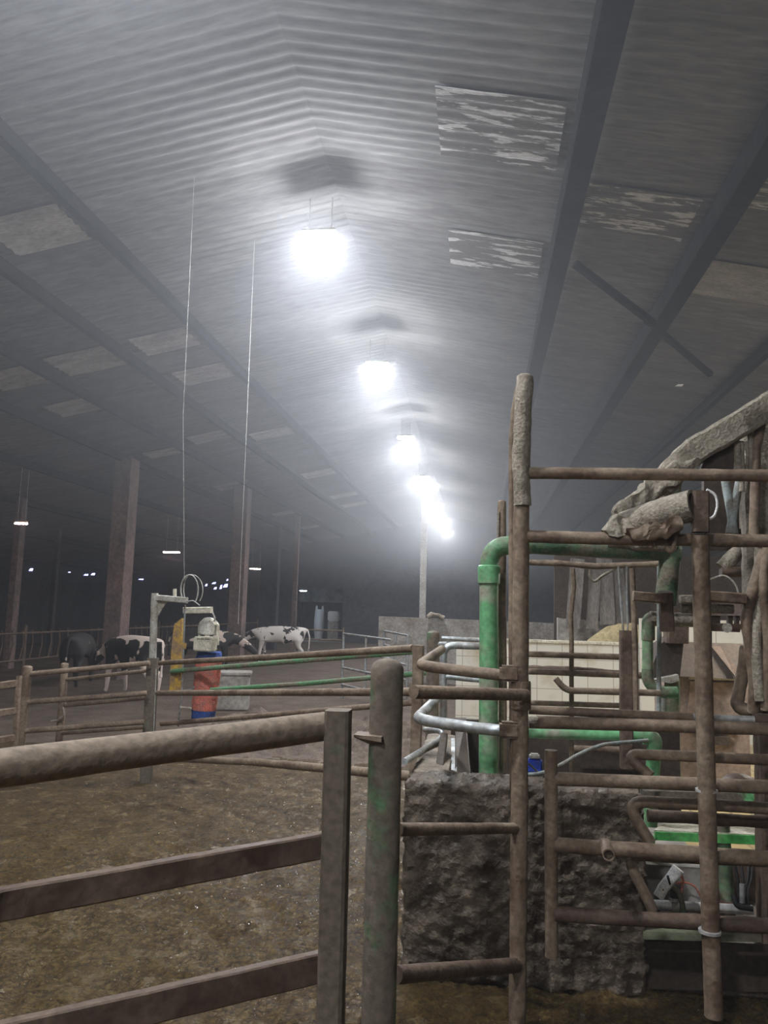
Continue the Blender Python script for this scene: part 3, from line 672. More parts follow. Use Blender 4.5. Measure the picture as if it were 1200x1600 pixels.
for k, (x, y) in enumerate(((1066,712), (1094,696), (1121,680), (1146,664), (1178,645))):
    c = at(x, y, YB-.02); new_obj('mud_lump', add_tube(bmesh.new(), [(c-Vector((.05, 0, .03)), .03), (c, .045), (c+Vector((.06, 0, .03)), .025)], lump=.35, freq=22), m_cake, bo)
for i, (x, y0, y1, d) in enumerate(((1151,690,745,.045), (1158,690,768,.03), (1172,676,740,.03), (1166,690,735,.02))):
    pipe('caked_strand', [(x,y0,YB), (x+2,(y0+y1)/2,YB), (x+1,y1,YB)], d, m_cake, bo, lump=.2, freq=14)
slab('gusset', [(1104,712,YB), (1150,690,YB), (1152,742,YB), (1092,742,YB)], (0, .05, 0), m_dark, bo)
ro = thing('motor_roll', 'open ended caked roll lying across the upper bar below the boom', 'roll', tuple(at(1030, 800,4.07)))
pipe('roll', [(1084,790,3.92), (1062,795,3.96), (1020,808,4.04), (978,822,4.14)], .16, m_cake, ro, lump=.035, freq=12, seg=26, hollow=True)
pipe('end_bracket', [(1094,768,3.92), (1094,832,3.92)], .06, m_mudd, ro, sq=(.075, .07), lump=.04)
crust_plate('roll_crust', [(978,826,3.94), (1020,824,3.92), (1062,808,3.89), (1068,826,3.89), (1040,842,3.92), (985,842,3.94)], (0, .1, 0), m_mud, ro, .022, 20)
pipe('caked_drip', [(1036,830,3.98), (1040,850,3.98), (1047,866,3.98), (1054,850,3.98), (1060,815,3.98)], .025, m_mud, ro, bend=.05, lump=.2)
pipe('caked_drip', [(1018,838,3.98), (1024,858,3.98)], .022, m_mud, ro, lump=.2)
cl = thing('robot_column', 'tall mud caked column at the right edge, wrapped in hanging hoses', 'column', tuple(at(1178, 1200,4.7)))
YK = 4.8
pipe('column_foot', [Vector((at(1204, 1400, YK).x, YK, .2)), at(1200,1110,YK)], .1, m_mudd, cl, sq=(.13, .14), lump=.06)
pipe('column', [(1196,1120,YK), (1190,1000,YK), (1184,900,YK), (1180,740,YK), (1178,655,YK)], .16, m_cake, cl, sq=(.15, .14), lump=.14, freq=12)
pipe('upright_tube', [(1178,838,YK-.25), (1181,700,YK-.25), (1190,655,YK-.2)], .055, m_mud, cl, lump=.08)
pipe('caked_hose', [(1194,860,4.55), (1174,930,4.52), (1164,965,4.52), (1172,1010,4.52), (1180,1080,4.55), (1176,1112,4.6)], .06, m_mud, cl, bend=.15, lump=.15)
pipe('caked_hose', [(1186,850,4.6), (1188,940,4.52), (1180,1000,4.5), (1188,1095,4.5)], .055, m_cake, cl, bend=.15, lump=.15)
pipe('caked_hose', [(1198,855,4.5), (1192,905,4.48), (1200,1000,4.48), (1196,1110,4.5)], .05, m_mud, cl, bend=.1, lump=.15)
pipe('splatter_skirt', [(1166,1010,4.7), (1160,1060,4.72), (1150,1105,4.7), (1180,1112,4.65)], .07, m_mud, cl, bend=.2, lump=.3, freq=10)
for x0, x1 in ((1133,1147), (1156,1140)):
    pipe('grey_hose', [(x0,748,4.8), ((x0+x1)/2,790,4.75), (x1,835,4.7)], .05, m_hoseb, cl, lump=.12)
slab('rear_panel', [(1100,745,5.3), (1200,740,5.3), (1205,860,5.3), (1100,860,5.3)], (0, .06, 0), m_dark, cl)
slab('beige_panel', [(1159,755,5.2), (1190,755,5.2), (1190,825,5.2), (1159,825,5.2)], (0, .05, 0), m_taupe, cl)
cu = pipe('hose_ring', [(1104,765,5.2), (1118,772,5.2), (1122,790,5.2), (1116,808,5.2), (1104,812,5.2)], .018, m_white, bend=.1); tag(cu, 'thin pale hose curling behind the roll bracket', 'hose')
cu = pipe('black_cable', [(1110,905,5.1), (1132,897,5.1), (1150,912,5.1), (1158,945,5.1)], .012, m_grey, bend=.1); tag(cu, 'thin cable arching above the right box beam', 'cable')
sf = thing('caked_bracket', 'ragged splatter caked bracket under the upper bar, left of the column', 'bracket', tuple(at(1150, 870,5.1)))
pipe('bracket_arm', [(1128,888,5.15), (1146,870,5.15), (1160,858,5.15)], .09, m_cake, sf, lump=.3, freq=11)
pipe('bracket_foot', [(1126,892,5.15), (1162,893,5.15)], .08, m_mudd, sf, lump=.2)
bl = thing('valve_block', 'dark comb shaped valve block hanging below the right box beam', 'valve block', tuple(at(1130, 985,5.1)))
slab('back_plate', [(1108,940,5.1), (1164,942,5.1), (1160,962,5.1), (1106,962,5.1)], (0, .06, 0), m_taupe, bl)
slab('bottom_bar', [(1102,973,5.1), (1160,975,5.1), (1156,988,5.1), (1108,986,5.1)], (0, .07, 0), m_mudd, bl)
for i, (x, w_) in enumerate(((1118, 15), (1142, 6), (1153, 5))):
    slab('comb_tooth', [(x-w_/2,958,5.12), (x+w_/2,958,5.12), (x+w_/2,976,5.12), (x-w_/2,976,5.12)], (0, .05, 0), m_dark, bl)
pipe('knob', [(1136,981,5.08), (1136,981,5)], .06, m_grey, bl)

cb = thing('robot_cabinet', 'large taupe cabinet of the milking robot with a panel door, behind the upright pole', 'cabinet', tuple(at_z(1100, 1170, .05)))
YQ = 9.6
pa, pz = at(1046, 1000, YQ), at(1168, 1010, YQ); bw = pz.x-pa.x; bzt = at(1100, 1006, YQ).z; cx = (pa.x+pz.x)/2
box('body', (cx, YQ+.45, bzt/2+.02), (bw, .9, bzt-.06), m_taupe, cb, .03)
slab('top_shadow_slab', [(1040,1003,YQ-.02), (1168,1007,YQ-.02), (1166,1062,YQ-.3), (1046,1056,YQ-.3)], (0, .25, 0), m_dark, cb)  # dark slab standing in for the shadow across the cabinet top
slab('door', [(1077,1064,YQ-.02), (1158,1067,YQ-.02), (1158,1146,YQ-.02), (1072,1144,YQ-.02)], (0, -.03, 0), m_taupe, cb)
slab('door_lip', [(1076,1056,YQ-.02), (1154,1058,YQ-.02), (1154,1063,YQ-.02), (1076,1061,YQ-.02)], (0, -.06, 0), m_cream, cb)
slab('tray', [(1086,1149,YQ-.04), (1139,1151,YQ-.04), (1137,1164,YQ-.04), (1090,1162,YQ-.04)], (0, -.05, 0), m_dark, cb)
slab('shadow_stripe', [(1110,1010,YQ-.05), (1124,1010,YQ-.05), (1160,1056,YQ-.34), (1150,1060,YQ-.34)], (0, -.04, 0), m_mudd, cb)  # added stripe imitating the diagonal shadows on the cabinet
fm = thing('feed_manger', 'dark feed chute beside the cabinet, splashed with pale mud', 'feed chute', tuple(at_z(1045, 1180, .05)))
slab('chute', [(1032,1006,7.6), (1056,990,7.6), (1068,1006,7.6), (1062,1060,7.6), (1022,1064,7.6), (1020,1040,7.6)], (0, .3, 0), m_dark, fm)
slab('chute_lip', [(1022,1062,7.5), (1060,1054,7.5), (1062,1064,7.5), (1048,1068,7.5)], (0, .25, 0), m_grey, fm)
pipe('chute_neck', [(1056,950,7.6), (1056,1005,7.6)], .2, m_mudd, fm, sq=(.2, .18), lump=.04)
pipe('leg', [at(1050,1062,7.7), Vector((at(1050,1200,7.7).x, 7.7, .02))], .14, m_greend, fm, lump=.05)
pipe('leg', [at(1034,1082,7.7), Vector((at(1034,1200,7.7).x, 7.7, .02))], .08, m_hoseb, fm)

# green robot arm frame
gf = thing('robot_arm_frame', 'green frame of the milking arm standing on the step, with a bright green shelf', 'frame', tuple(at_z(1128, 1440, .2)))
YF = 5.0
b0 = at_z(1128, 1436, .2)
pipe('post', [Vector((b0.x, YF, .2)), at(1128,1286,YF)], .085, m_greenp, gf, seg=18)
c = at(1132, 1425, YF); new_obj('post_foot', add_lathe(bmesh.new(), [(.06, -.12), (.06, .02), (.05, .03)], Vector((c.x, YF, .33)), 18), dirty('red_brown_boot', (.25,.07,.05), (.14,.1,.08), .5, 6), gf)
slab('shelf_top', [(1022,1300,YF-.05), (1196,1308,YF-.05), (1196,1290,YF+.25), (1040,1286,YF+.25)], (0, 0, .012), m_cream, gf)
slab('shelf_front', [(1024,1300,YF-.06), (1182,1306,YF-.06), (1182,1320,YF-.06), (1024,1313,YF-.06)], (0, .04, 0), m_greenb, gf)
pipe('side_post', [Vector((at(1014, 1400, YF).x, YF, .2)), at(1014,1306,YF)], .06, m_greenb, gf, sq=(.06, .06))
slab('cover_plate', [(1006,1236,YF), (1196,1240,YF), (1196,1262,YF-.02), (1006,1256,YF-.02)], (0, .12, 0), dirty('flaking_green_plate', (.16,.5,.2), (.15,.125,.095), .72, 6, .6, 0, .5, soft=.03), gf)
new_obj('dome', add_lathe(bmesh.new(), [(.13, -.04), (.125, 0), (.11, .04), (.08, .07), (.04, .085), (.005, .09)], at(1156, 1232, YF+.15), 22), m_mudd, gf)
slab('beige_panel', [(1012,1345,5.5), (1114,1349,5.5), (1114,1418,5.5), (1012,1412,5.5)], (0, .04, 0), m_taupe, gf)
slab('panel_rail', [(1016,1344,5.45), (1112,1348,5.45), (1112,1356,5.45), (1016,1352,5.45)], (0, .03, 0), m_galv, gf)
slab('rear_panel', [(1145,1350,5.5), (1184,1352,5.5), (1184,1424,5.5), (1145,1420,5.5)], (0, .04, 0), m_taupe, gf)
ar = thing('milking_arm', 'shiny steel arm bar carrying the teat cups, low behind the bent hoop', 'milking arm', tuple(at(1080, 1415,4.75)))
part_label(pipe('arm_bar', [(1020,1413,4.75), (1110,1418,4.75), (1176,1422,4.75)], .05, m_chrome, ar, seg=18), 'shiny steel bar')
pipe('arm_tube', [(1030,1422,4.8), (1112,1426,4.8)], .06, m_taupe, ar, seg=18)
pipe('bar_clamp', [(1048,1414,4.75), (1058,1415,4.75)], .07, m_grey, ar)
slab('arm_foot', [(1005,1455,4.5), (1190,1462,4.5), (1190,1472,4.47), (1005,1468,4.47)], (0, .08, 0), dirty('pale_green_ledge', (.16,.18,.11), (.13,.105,.08), .5, 5), ar)
tc_ = thing('teat_cup', 'white teat cup tilted over the milking arm', 'teat cup', tuple(at(1042, 1382,4.67)))
cup_ = pipe('cup', [(1029,1401,4.67), (1036,1388,4.67), (1058,1360,4.67)], .06, m_white, tc_, seg=20)
pipe('cup_rim', [(1054,1366,4.67), (1060,1357,4.67)], .066, m_white, cup_, seg=20)
pipe('strap', [(1043,1368,4.63), (1047,1382,4.63)], .012, m_black, cup_)
pipe('red_mark', [(1035,1390,4.638), (1037,1391,4.638)], .008, m_red, cup_)
tc2 = thing('cup_holder', 'black rubber cup holder between the white teat cup and the pole', 'holder', tuple(at(1054, 1402,4.7)))
pipe('socket', [(1056,1384,4.72), (1053,1403,4.72)], .05, m_black, tc2, lump=.05); pipe('socket_rim', [(1053,1402,4.72), (1053,1408,4.72)], .055, m_grey, tc2)
h = pipe('green_hose', [(1052,1386,4.67), (1060,1392,4.65), (1066,1410,4.65), (1068,1430,4.67)], .03, m_greend, bend=.05); tag(h, 'dark green hose falling beside the teat cup', 'hose')
h = pipe('red_hose', [(1056,1380,4.75), (1070,1378,4.75), (1086,1384,4.75), (1096,1402,4.75), (1098,1414,4.75)], .012, m_red, bend=.08); tag(h, 'thin red hose arching over the milking arm', 'hose')
h = pipe('red_hose', [(1060,1360,4.75), (1068,1374,4.75), (1064,1396,4.75), (1064,1412,4.75)], .014, m_red, bend=.05); tag(h, 'red hose hanging straight down behind the teat cup', 'hose')
cg = thing('cup_cluster', 'second cluster of dark milking hoses and a steel cup, right of the green post', 'cup cluster', tuple(at(1160, 1420,4.75)))
pipe('steel_cup', [(1159,1410,4.75), (1159,1380,4.75)], .035, m_galv, cg)
for x0, x1 in ((1148,1154), (1158,1160), (1170,1163), (1176,1168)):
    pipe('hose', [(x0,1352,4.77), ((x0+x1)/2+2,1374,4.75), (x1,1392,4.75), (x1+2,1418,4.75)], .018, m_black, cg, bend=.05)
pipe('base_hose', [(1146,1398,4.75), (1150,1416,4.73), (1176,1420,4.73)], .03, m_black, cg, bend=.04)

# dark lower body right of the plinth
dkk = slab('kick_plate', [(1008,1470,4.575), (1260,1480,4.575), (1260,1552,4.575), (1008,1545,4.575)], (0, .02, 0), m_dark); tag(dkk, 'dark kick plate below the robot step, right of the plinth', 'plate')
fr = thing('fallen_frame', 'dark leaning leg and curved galvanised pipe standing on the plinth corner', 'frame', tuple(at(688, 1205, 4.7)))
pipe('leg', [(686,1207,5.01), (694,1150,5.45)], .09, m_dark, fr, sq=(.05, .05))
pipe('curved_pipe', [(632,1190,4.75), (660,1172,5.25), (692,1153,5.45), (690,1142,5.65), (664,1140,5.85)], .04, m_galv, fr, bend=.1)
pipe('curved_pipe', [(655,1178,5.3), (690,1160,5.5)], .025, m_mud, fr)
gs = thing('galvanised_rail', 'galvanised bent rail with an upright, left of the green standpipe', 'railing', tuple(at(692, 1130, 5.6)))
pipe('upright', [(693,1140,5.5), (693,1008,5.5), (760,1010,5.5)], .05, m_galv, gs, bend=.08)
pipe('rail', [(690,997,6.4), (758,1001,6.4)], .035, m_galv, gs); pipe('rail', [(688,1007,5.9), (700,1007,5.55)], .04, m_galv, gs)
pipe('rail', [(693,1057,5.5), (755,1063,5.5)], .04, m_galv, gs, lump=.04)

# ------------------------------------------------------------------ fences of the yard
sg = thing('sagging_gate', 'long sagging gate of three muddy rails from the brush post to a square stile', 'gate', tuple(at_z(655, 1180, .5)))
pipe('top_rail', [(250,1036,8.3), (450,1025,6.6), (646,1013,5.3)], .055, m_mud, sg, lump=.03)
pipe('middle_rail', [(246,1083,8.3), (450,1082,6.6), (648,1081,5.3)], .06, m_mud, sg, lump=.03)
pipe('bottom_rail', [(250,1184,8.2), (400,1191,6.9), (578,1207,5.6), (646,1213,5.3)], .066, m_mud, sg, lump=.04)
pipe('stile', [(654,1008,5.3), (652,1100,5.3), (648,1216,5.3)], .08, m_mud, sg, sq=(.075, .07), lump=.02)
gr = thing('green_fence', 'fence of thin rails with worn green paint running behind the sagging gate', 'fence', tuple(at_z(676, 1160, 0)))
pipe('rail', [(268,1049,8.8), (400,1038,8.2), (646,1018,7.2)], .055, m_greenp, gr, lump=.03)
pipe('rail', [(330,1078,8.6), (480,1068,8.0), (668,1051,7.1)], .05, m_greenp, gr, lump=.03)
pipe('rail', [(252,1131,8.8), (400,1119,8.2), (668,1096,7.1)], .055, m_mud, gr, lump=.03)
pb_ = at_z(679, 1200, 0.0)
pipe('end_post', [Vector((at(677,1040,7.0).x, 7.0, -.02)), at(677,990,7.0)], .115, m_mudgr, gr, lump=.04, seg=18, round_end=True)
lf = thing('yard_fence', 'muddy three rail fence with a round post at the far left of the yard', 'fence', tuple(at_z(30, 1226, 0)))
b0 = at_z(26, 1222, 0.0); YL_ = b0.y
pipe('post', [b0-Vector((0, 0, .03)), at(34,1130,YL_), at(43,1043,YL_)], .11, m_mud, lf, lump=.04, seg=18, round_end=True)
for (a, b) in (((48,1053),(234,1036)), ((44,1097),(230,1083)), ((40,1142),(226,1128))):
    pipe('rail', [(*a,YL_), (*b,8.5)], .06, m_mud, lf, lump=.03)
bk = thing('rear_fence', 'second fence just behind the first at far left, with a leaning post', 'fence', tuple(at_z(92, 1180, 0)))
b1 = at_z(91, 1175, 0.0)
pipe('post', [b1-Vector((0, 0, .03)), at(97,1100,b1.y), at(101,1038,b1.y)], .1, m_mud, bk, lump=.04, round_end=True)
for (a, b) in (((104,1062),(238,1047)), ((98,1103),(232,1090)), ((94,1146),(228,1136))):
    pipe('rail', [(*a,b1.y), (*b,9.4)], .05, m_mud, bk, lump=.03)
pipe('wire_tail', [(98,1105,b1.y-.1), (100,1118,b1.y-.1), (90,1126,b1.y-.1), (80,1127,b1.y-.1)], .03, m_cake, bk, lump=.2)
eg = thing('side_gate', 'corner of a box rail gate at the left edge of the photo', 'gate', tuple(at_z(24, 1225, 0)))
pipe('stile', [(30,1056,7.6), (27,1100,7.6), (22,1205,7.6)], .05, m_mud, eg, sq=(.045, .05))
for (a, b) in (((-90,1085),(28,1067)), ((-90,1128),(26,1110)), ((-90,1172),(24,1152))):
    pipe('box_rail', [(*a,7.0), (*b,7.6)], .06, m_mud, eg, sq=(.05, .07), lump=.02)

# ------------------------------------------------------------------ rotating cow brush
cbz = thing('cow_brush', 'red and blue cow brush under a cream control box, hung from a tall post', 'cow brush', tuple(at_z(228, 1222, 0)))
b0 = at_z(228, 1220, 0.0); YW = b0.y
pipe('post', [b0-Vector((0, 0, .03)), at(234,1120,YW), at(239,1028,YW)], .12, m_mudgr, cbz, sq=(.115, .11), lump=.02)
pipe('post_tube', [(238,1040,YW), (242,927,YW)], .085, m_grey, cbz, lump=.05, seg=18)
pipe('post_conduit', [(240,1148,YW-.08), (244,1045,YW-.08)], .012, m_wire, cbz)
pipe('arm', [(246,934,YW), (292,938,YW)], .08, m_grey, cbz, sq=(.085, .07), lump=.02)
slab('gusset', [(246,938,YW), (262,938,YW), (254,950,YW), (247,962,YW)], (0, .02, 0), m_grey, cbz)
pipe('arm_pin', [(273,920,YW), (273,932,YW)], .045, m_cream, cbz)
pipe('head_arm', [(288,954,YW+.1), (331,953,YW+.1)], .1, m_cream, cbz, sq=(.09, .075))
pipe('hanger_rod', [(289,945,YW+.05), (287,1010,YW+.08), (284,1090,YW+.1), (278,1135,YW+.1)], .022, m_galv, cbz)
slab('yellow_guide', [(272,975,YW+.15), (284,966,YW+.15), (283,1086,YW+.15), (264,1086,YW+.15), (268,1010,YW+.15)], (0, .06, 0), m_yell, cbz)
o = slab('warning_sticker', [(284,1004,YW+.06), (292,1005,YW+.06), (290,1014,YW+.06), (283,1012,YW+.06)], (0, .01, 0), m_yell, cbz)
cbx = part_label(box('control_box', at(321, 1006, YW+.0), (.235, .16, .165), m_cream, cbz, .012), 'cream box')
c = at(321, 1006, YW)
for k, x in enumerate((-.065, -.045, -.022, .0, .03, .05, .068)):
    box('box_slot', c+Vector((x, -.08, .058)), (.014, .006, .014), m_black, cbx)
c = at(326, 982, YW+.18)
new_obj('motor', add_lathe(bmesh.new(), [(.115, -.07), (.125, -.06), (.125, .02), (.11, .07), (.06, .12), (.02, .13)], c, 24), m_grey, cbz)
pipe('motor_frame', [(312,995,YW+.12), (312,976,YW+.12), (341,975,YW+.12), (340,1008,YW+.12)], .035, m_cream, cbz, bend=.03)
pipe('motor_hose', [(331,955,YW+.1), (336,966,YW+.1), (335,972,YW+.1)], .02, m_wire, cbz, bend=.03)
for k, (rx, dx) in enumerate(((14, 0), (17, 4), (11, 2))):
    pts = [at(296+dx+rx*math.cos(t), 922-24*math.sin(t), YW+.03*k) for t in [math.pi*1.25 - i*math.pi*1.5/14 for i in range(15)]]
    pipe('hose_loop', pts, .012, m_wire, cbz)
pipe('hose_tail', [(292,940,YW), (302,938,YW), (312,946,YW)], .012, m_wire, cbz, bend=.03)
# the brush itself: bands of bristles on a shaft
bc0, bc1 = at(328, 1018, YW+.18), at(317, 1124, YW+.18)
ax = (bc1-bc0); L = ax.length
def bristles(z0, z1, r0, r1, name, mat):
    bm = bmesh.new(); seg = 40; rings = []; n = max(3, int((z1-z0)*L/.02)); q = Vector((0, 0, 1)).rotation_difference(ax.normalized())
    for i in range(n+1):
        t = i/n; ring = []
        for k in range(seg):
            a = 2*math.pi*k/seg; v = Vector((math.cos(a), math.sin(a), 0))
            r = (r0+(r1-r0)*t)*(1+.1*mnoise.noise(Vector((v.x*6, v.y*6, i*1.7+z0*9)))+.06*((k+i) % 2))
            ring.append(bm.verts.new(bc0 + q @ (v*r + Vector((0, 0, (z0+(z1-z0)*t)*L)))))
        rings.append(ring)
    for a, b in zip(rings, rings[1:]):
        for k in range(seg): bm.faces.new((a[k], a[(k+1) % seg], b[(k+1) % seg], b[k]))
    bm.faces.new(rings[0]); bm.faces.new(rings[-1])
    return new_obj(name, bm, mat, cbz)
part_label(bristles(0, .13, .13, .15, 'bristle_band', m_bristb), 'blue bristles at the top of the brush')
part_label(bristles(.13, .86, .145, .135, 'bristle_band', m_bristr), 'red bristles')
part_label(bristles(.86, 1.0, .135, .12, 'bristle_band', m_bristb), 'blue bristles at the bottom of the brush')
pipe('shaft', [bc0-ax*.25, bc0+ax*.05], .05, m_galv, cbz)
pipe('side_arm', [(285,1080,YW+.1), (300,1078,YW+.1), (306,1072,YW+.1)], .03, m_galv, cbz, bend=.03)
pipe('side_arm', [(282,1105,YW+.1), (300,1107,YW+.1)], .025, m_cream, cbz)

w1 = new_obj('hanging_wire', add_tube(bmesh.new(), [at(288,905,YW), at(287,780,YW-.02), at(286,650,YW-.04), Vector((at(286,650,YW).x, YW-.1, roof_z(at(286,650,YW).x)))], .003, seg=6), m_wire); tag(w1, 'thin wire hanging from the roof to the hose loop of the cow brush', 'wire')
a_, b_ = at(372, 975, 10.0), at(388, 602, 10.2); e_ = b_+(b_-a_)*((roof_z(b_.x)-b_.z)/(b_.z-a_.z))
w2 = new_obj('hanging_wire', add_tube(bmesh.new(), [a_, b_, e_], .003, seg=6), m_wire); tag(w2, 'longer thin wire hanging free from the roof, right of the cow brush', 'wire')

# drinking trough behind the brush
c = at_z(356, 1110, 0); tr = thing('water_trough', 'low grey concrete trough behind the cow brush', 'trough', tuple(c))
bm = bmesh.new(); h_ = .68; wd = .62
add_box(bm, c+Vector((0, .3, h_/2)), (wd, .6, h_), Matrix.Rotation(.25, 3, 'Z'), .02); new_obj('basin', bm, m_conc, tr)
bm = bmesh.new(); add_box(bm, c+Vector((0, .3, h_+.01)), (wd+.06, .66, .06), Matrix.Rotation(.25, 3, 'Z'), .015); new_obj('rim', bm, m_conc, tr)

# ------------------------------------------------------------------ feed fence with headlocks, far gates
ff = thing('feed_fence', 'long headlock feed fence along the left side behind the cows', 'fence', (-10.3, 20, 0))
fx = -11.2
for z in (1.2, .55): new_obj('rail', add_tube(bmesh.new(), [Vector((fx, 13, z)), Vector((fx, 40, z))], .028), m_mudd, ff)
k = 0; y = 13.2
while y < 30:
    new_obj('headlock', add_tube(bmesh.new(), [Vector((fx, y, .52)), Vector((fx, y+.12, .95)), Vector((fx, y+.05, 1.28))], .02, seg=8), m_mudd, ff); y += .42; k += 1
for y in (14, 18, 22, 26, 30, 34, 38): new_obj('post', add_tube(bmesh.new(), [Vector((fx, y, -.02)), Vector((fx, y, 1.4))], .045), m_mudd, ff)
def tube_gate(name, lab, p0, p1, YA_, YB_, zt, zb, n, grp):
    a, b = at(*p0, YA_), at(*p1, YB_)
    t = thing(name, lab, 'gate', (a.x, a.y, 0), grp)
    for i in range(n):
        z0, z1 = a.z - (a.z-zb)*i/(n-1), b.z - (b.z-zb)*i/(n-1)
        new_obj('rail', add_tube(bmesh.new(), [Vector((a.x, a.y, z0)), Vector((b.x, b.y, z1))], .025, seg=10), m_galv, t)
    for k in (0, .5, 1):
        p = a.lerp(b, k); new_obj('stile', add_tube(bmesh.new(), [Vector((p.x, p.y, .0 if k != .5 else zb)), Vector((p.x, p.y, p.z))], .028, seg=10), m_galv, t)
tube_gate('field_gate', 'pale galvanised bar gate in the distance, above the sagging gate', (537,990), (612,1000), 17.5, 15.5, 0, .3, 4, 'galvanised gates by the concrete wall')
tube_gate('field_gate', 'smaller galvanised gate in front of the end of the low concrete wall', (601,986), (637,993), 20.0, 18.0, 0, .4, 4, 'galvanised gates by the concrete wall')
for i, (x0, x1) in enumerate(((455, 536),)):
    a, b = at(x0, 990, 37), at(x1, 990, 37)
    t = thing('doorway_barrier', 'low bar barrier across the lit doorway in the end wall', 'barrier', (a.x, a.y, 0))
    for z in (.5, .95): new_obj('rail', add_tube(bmesh.new(), [Vector((a.x, 37, z)), Vector((b.x, 37, z))], .04), m_mud, t)
    for p in (a, b): new_obj('post', add_tube(bmesh.new(), [Vector((p.x, 37, 0)), Vector((p.x, 37, 1.1))], .05), m_mud, t)

# ------------------------------------------------------------------ lit annex seen through the end doorway
AX0, AX1, AY = hx0-1.5, hx1+1.5, YE+9
wall('wall_annex_left', AX0-.1, AX0, YE+.2, AY, -.05, 4.2, m_conc); wall('wall_annex_right', AX1, AX1+.1, YE+.2, AY, -.05, 4.2, m_conc)
wall('wall_annex_back', AX0, AX1, AY, AY+.1, -.05, 4.2, m_darkw)
struct(box('ceiling_annex', ((AX0+AX1)/2, (YE+AY)/2+.1, 4.25), (AX1-AX0, AY-YE, .1), m_darkw)); struct(box('floor_annex', ((AX0+AX1)/2, (YE+AY)/2+.1, -.03), (AX1-AX0, AY-YE, .08), m_conc))
c = at(474, 922, YE+1.2); m_lampb = emit('lamp_blue', (.55,.75,1.0), 90)
lamp('annex_lamp', Vector((c.x, YE+1.2, c.z-.05)), .4, .12, 'small bluish lamp at the top of the far doorway', None, m_lampb, 4.2)
c = at_z(500, 1010, 0); c.y = YE+3.5; c.x = at(499, 965, c.y).x
bg = thing('bulk_bag', 'pale bulk bag with two lifting loops in the far lit doorway', 'bag', (c.x, c.y, 0))
bm = bmesh.new(); zt = at(499, 952, c.y).z
add_tube(bm, [(Vector((c.x, c.y, .0)), .25), (Vector((c.x, c.y, .5)), .33), (Vector((c.x, c.y, 1.2)), .34), (Vector((c.x, c.y, zt-.2)), .3), (Vector((c.x, c.y, zt)), .22)], lump=.06, freq=3, seg=20); new_obj('sack', bm, m_white, bg)
for s in (-1, 1): new_obj('loop', add_tube(bmesh.new(), [Vector((c.x+s*.16, c.y, zt-.1)), Vector((c.x+s*.2, c.y, zt+.25)), Vector((c.x+s*.26, c.y, zt-.2))], .05, bend=.1), m_white, bg)
c = at(522, 965, YE+2.0); zt = at(522, 955, YE+2.0).z
ib = thing('white_tank', 'white square tank on a stand in the far lit doorway', 'tank', (c.x, c.y, 0))
box('tank', (c.x, c.y, zt-.31), (.7, .7, .62), m_white, ib, .06); box('stand', (c.x, c.y, (zt-.62)/2), (.66, .66, zt-.62), m_grey, ib, .02)
struct(box('trim_panel', ((hx0+hx1)/2, YE+4.4, 3.0), (hx1-hx0+1.6, .1, 1.2), m_conc))
# bright slits of a yard light seen through gaps in the far left wall
m_gap = emit('night_gap', (.45,.5,1.0), 4)
GAPS = [(48,890,7,5), (134,898,8,3), (145,897,7,4), (220,905,9,2), (322,914,4,4), (334,911,7,3), (336,919,5,4), (345,917,4,7), (352,915,8,6), (355,906,3,3), (108,894,4,2)]
for i, (x, y, w_, h_) in enumerate(GAPS):
    Y = 40 + i*.0; d = ray(x, y); s = (XL+.02-CAM.x)/d.x; p = CAM+d*s
    if p.y > YE-.3: p = at(x, y, YE-.03)
    sc = p.y/F; side = abs(p.x-XL) < .1
    bm = bmesh.new(); kx = (w_*sc/2)
    pts = [(-kx, -h_*sc/2), (kx*.8, -h_*sc/2.4), (kx, h_*sc/2), (-kx*.3, h_*sc/3)]
    if side:
        k2 = sc*w_/2/abs(d.x/d.y)*1.0; add_quad_slab(bm, [p+Vector((0, u/kx*k2, v)) for u, v in pts], (.02, 0, 0))
    else: add_quad_slab(bm, [p+Vector((u, 0, v)) for u, v in pts], (0, .02, 0))
    o = struct(new_obj('window_gap', bm, m_gap, smooth=False))

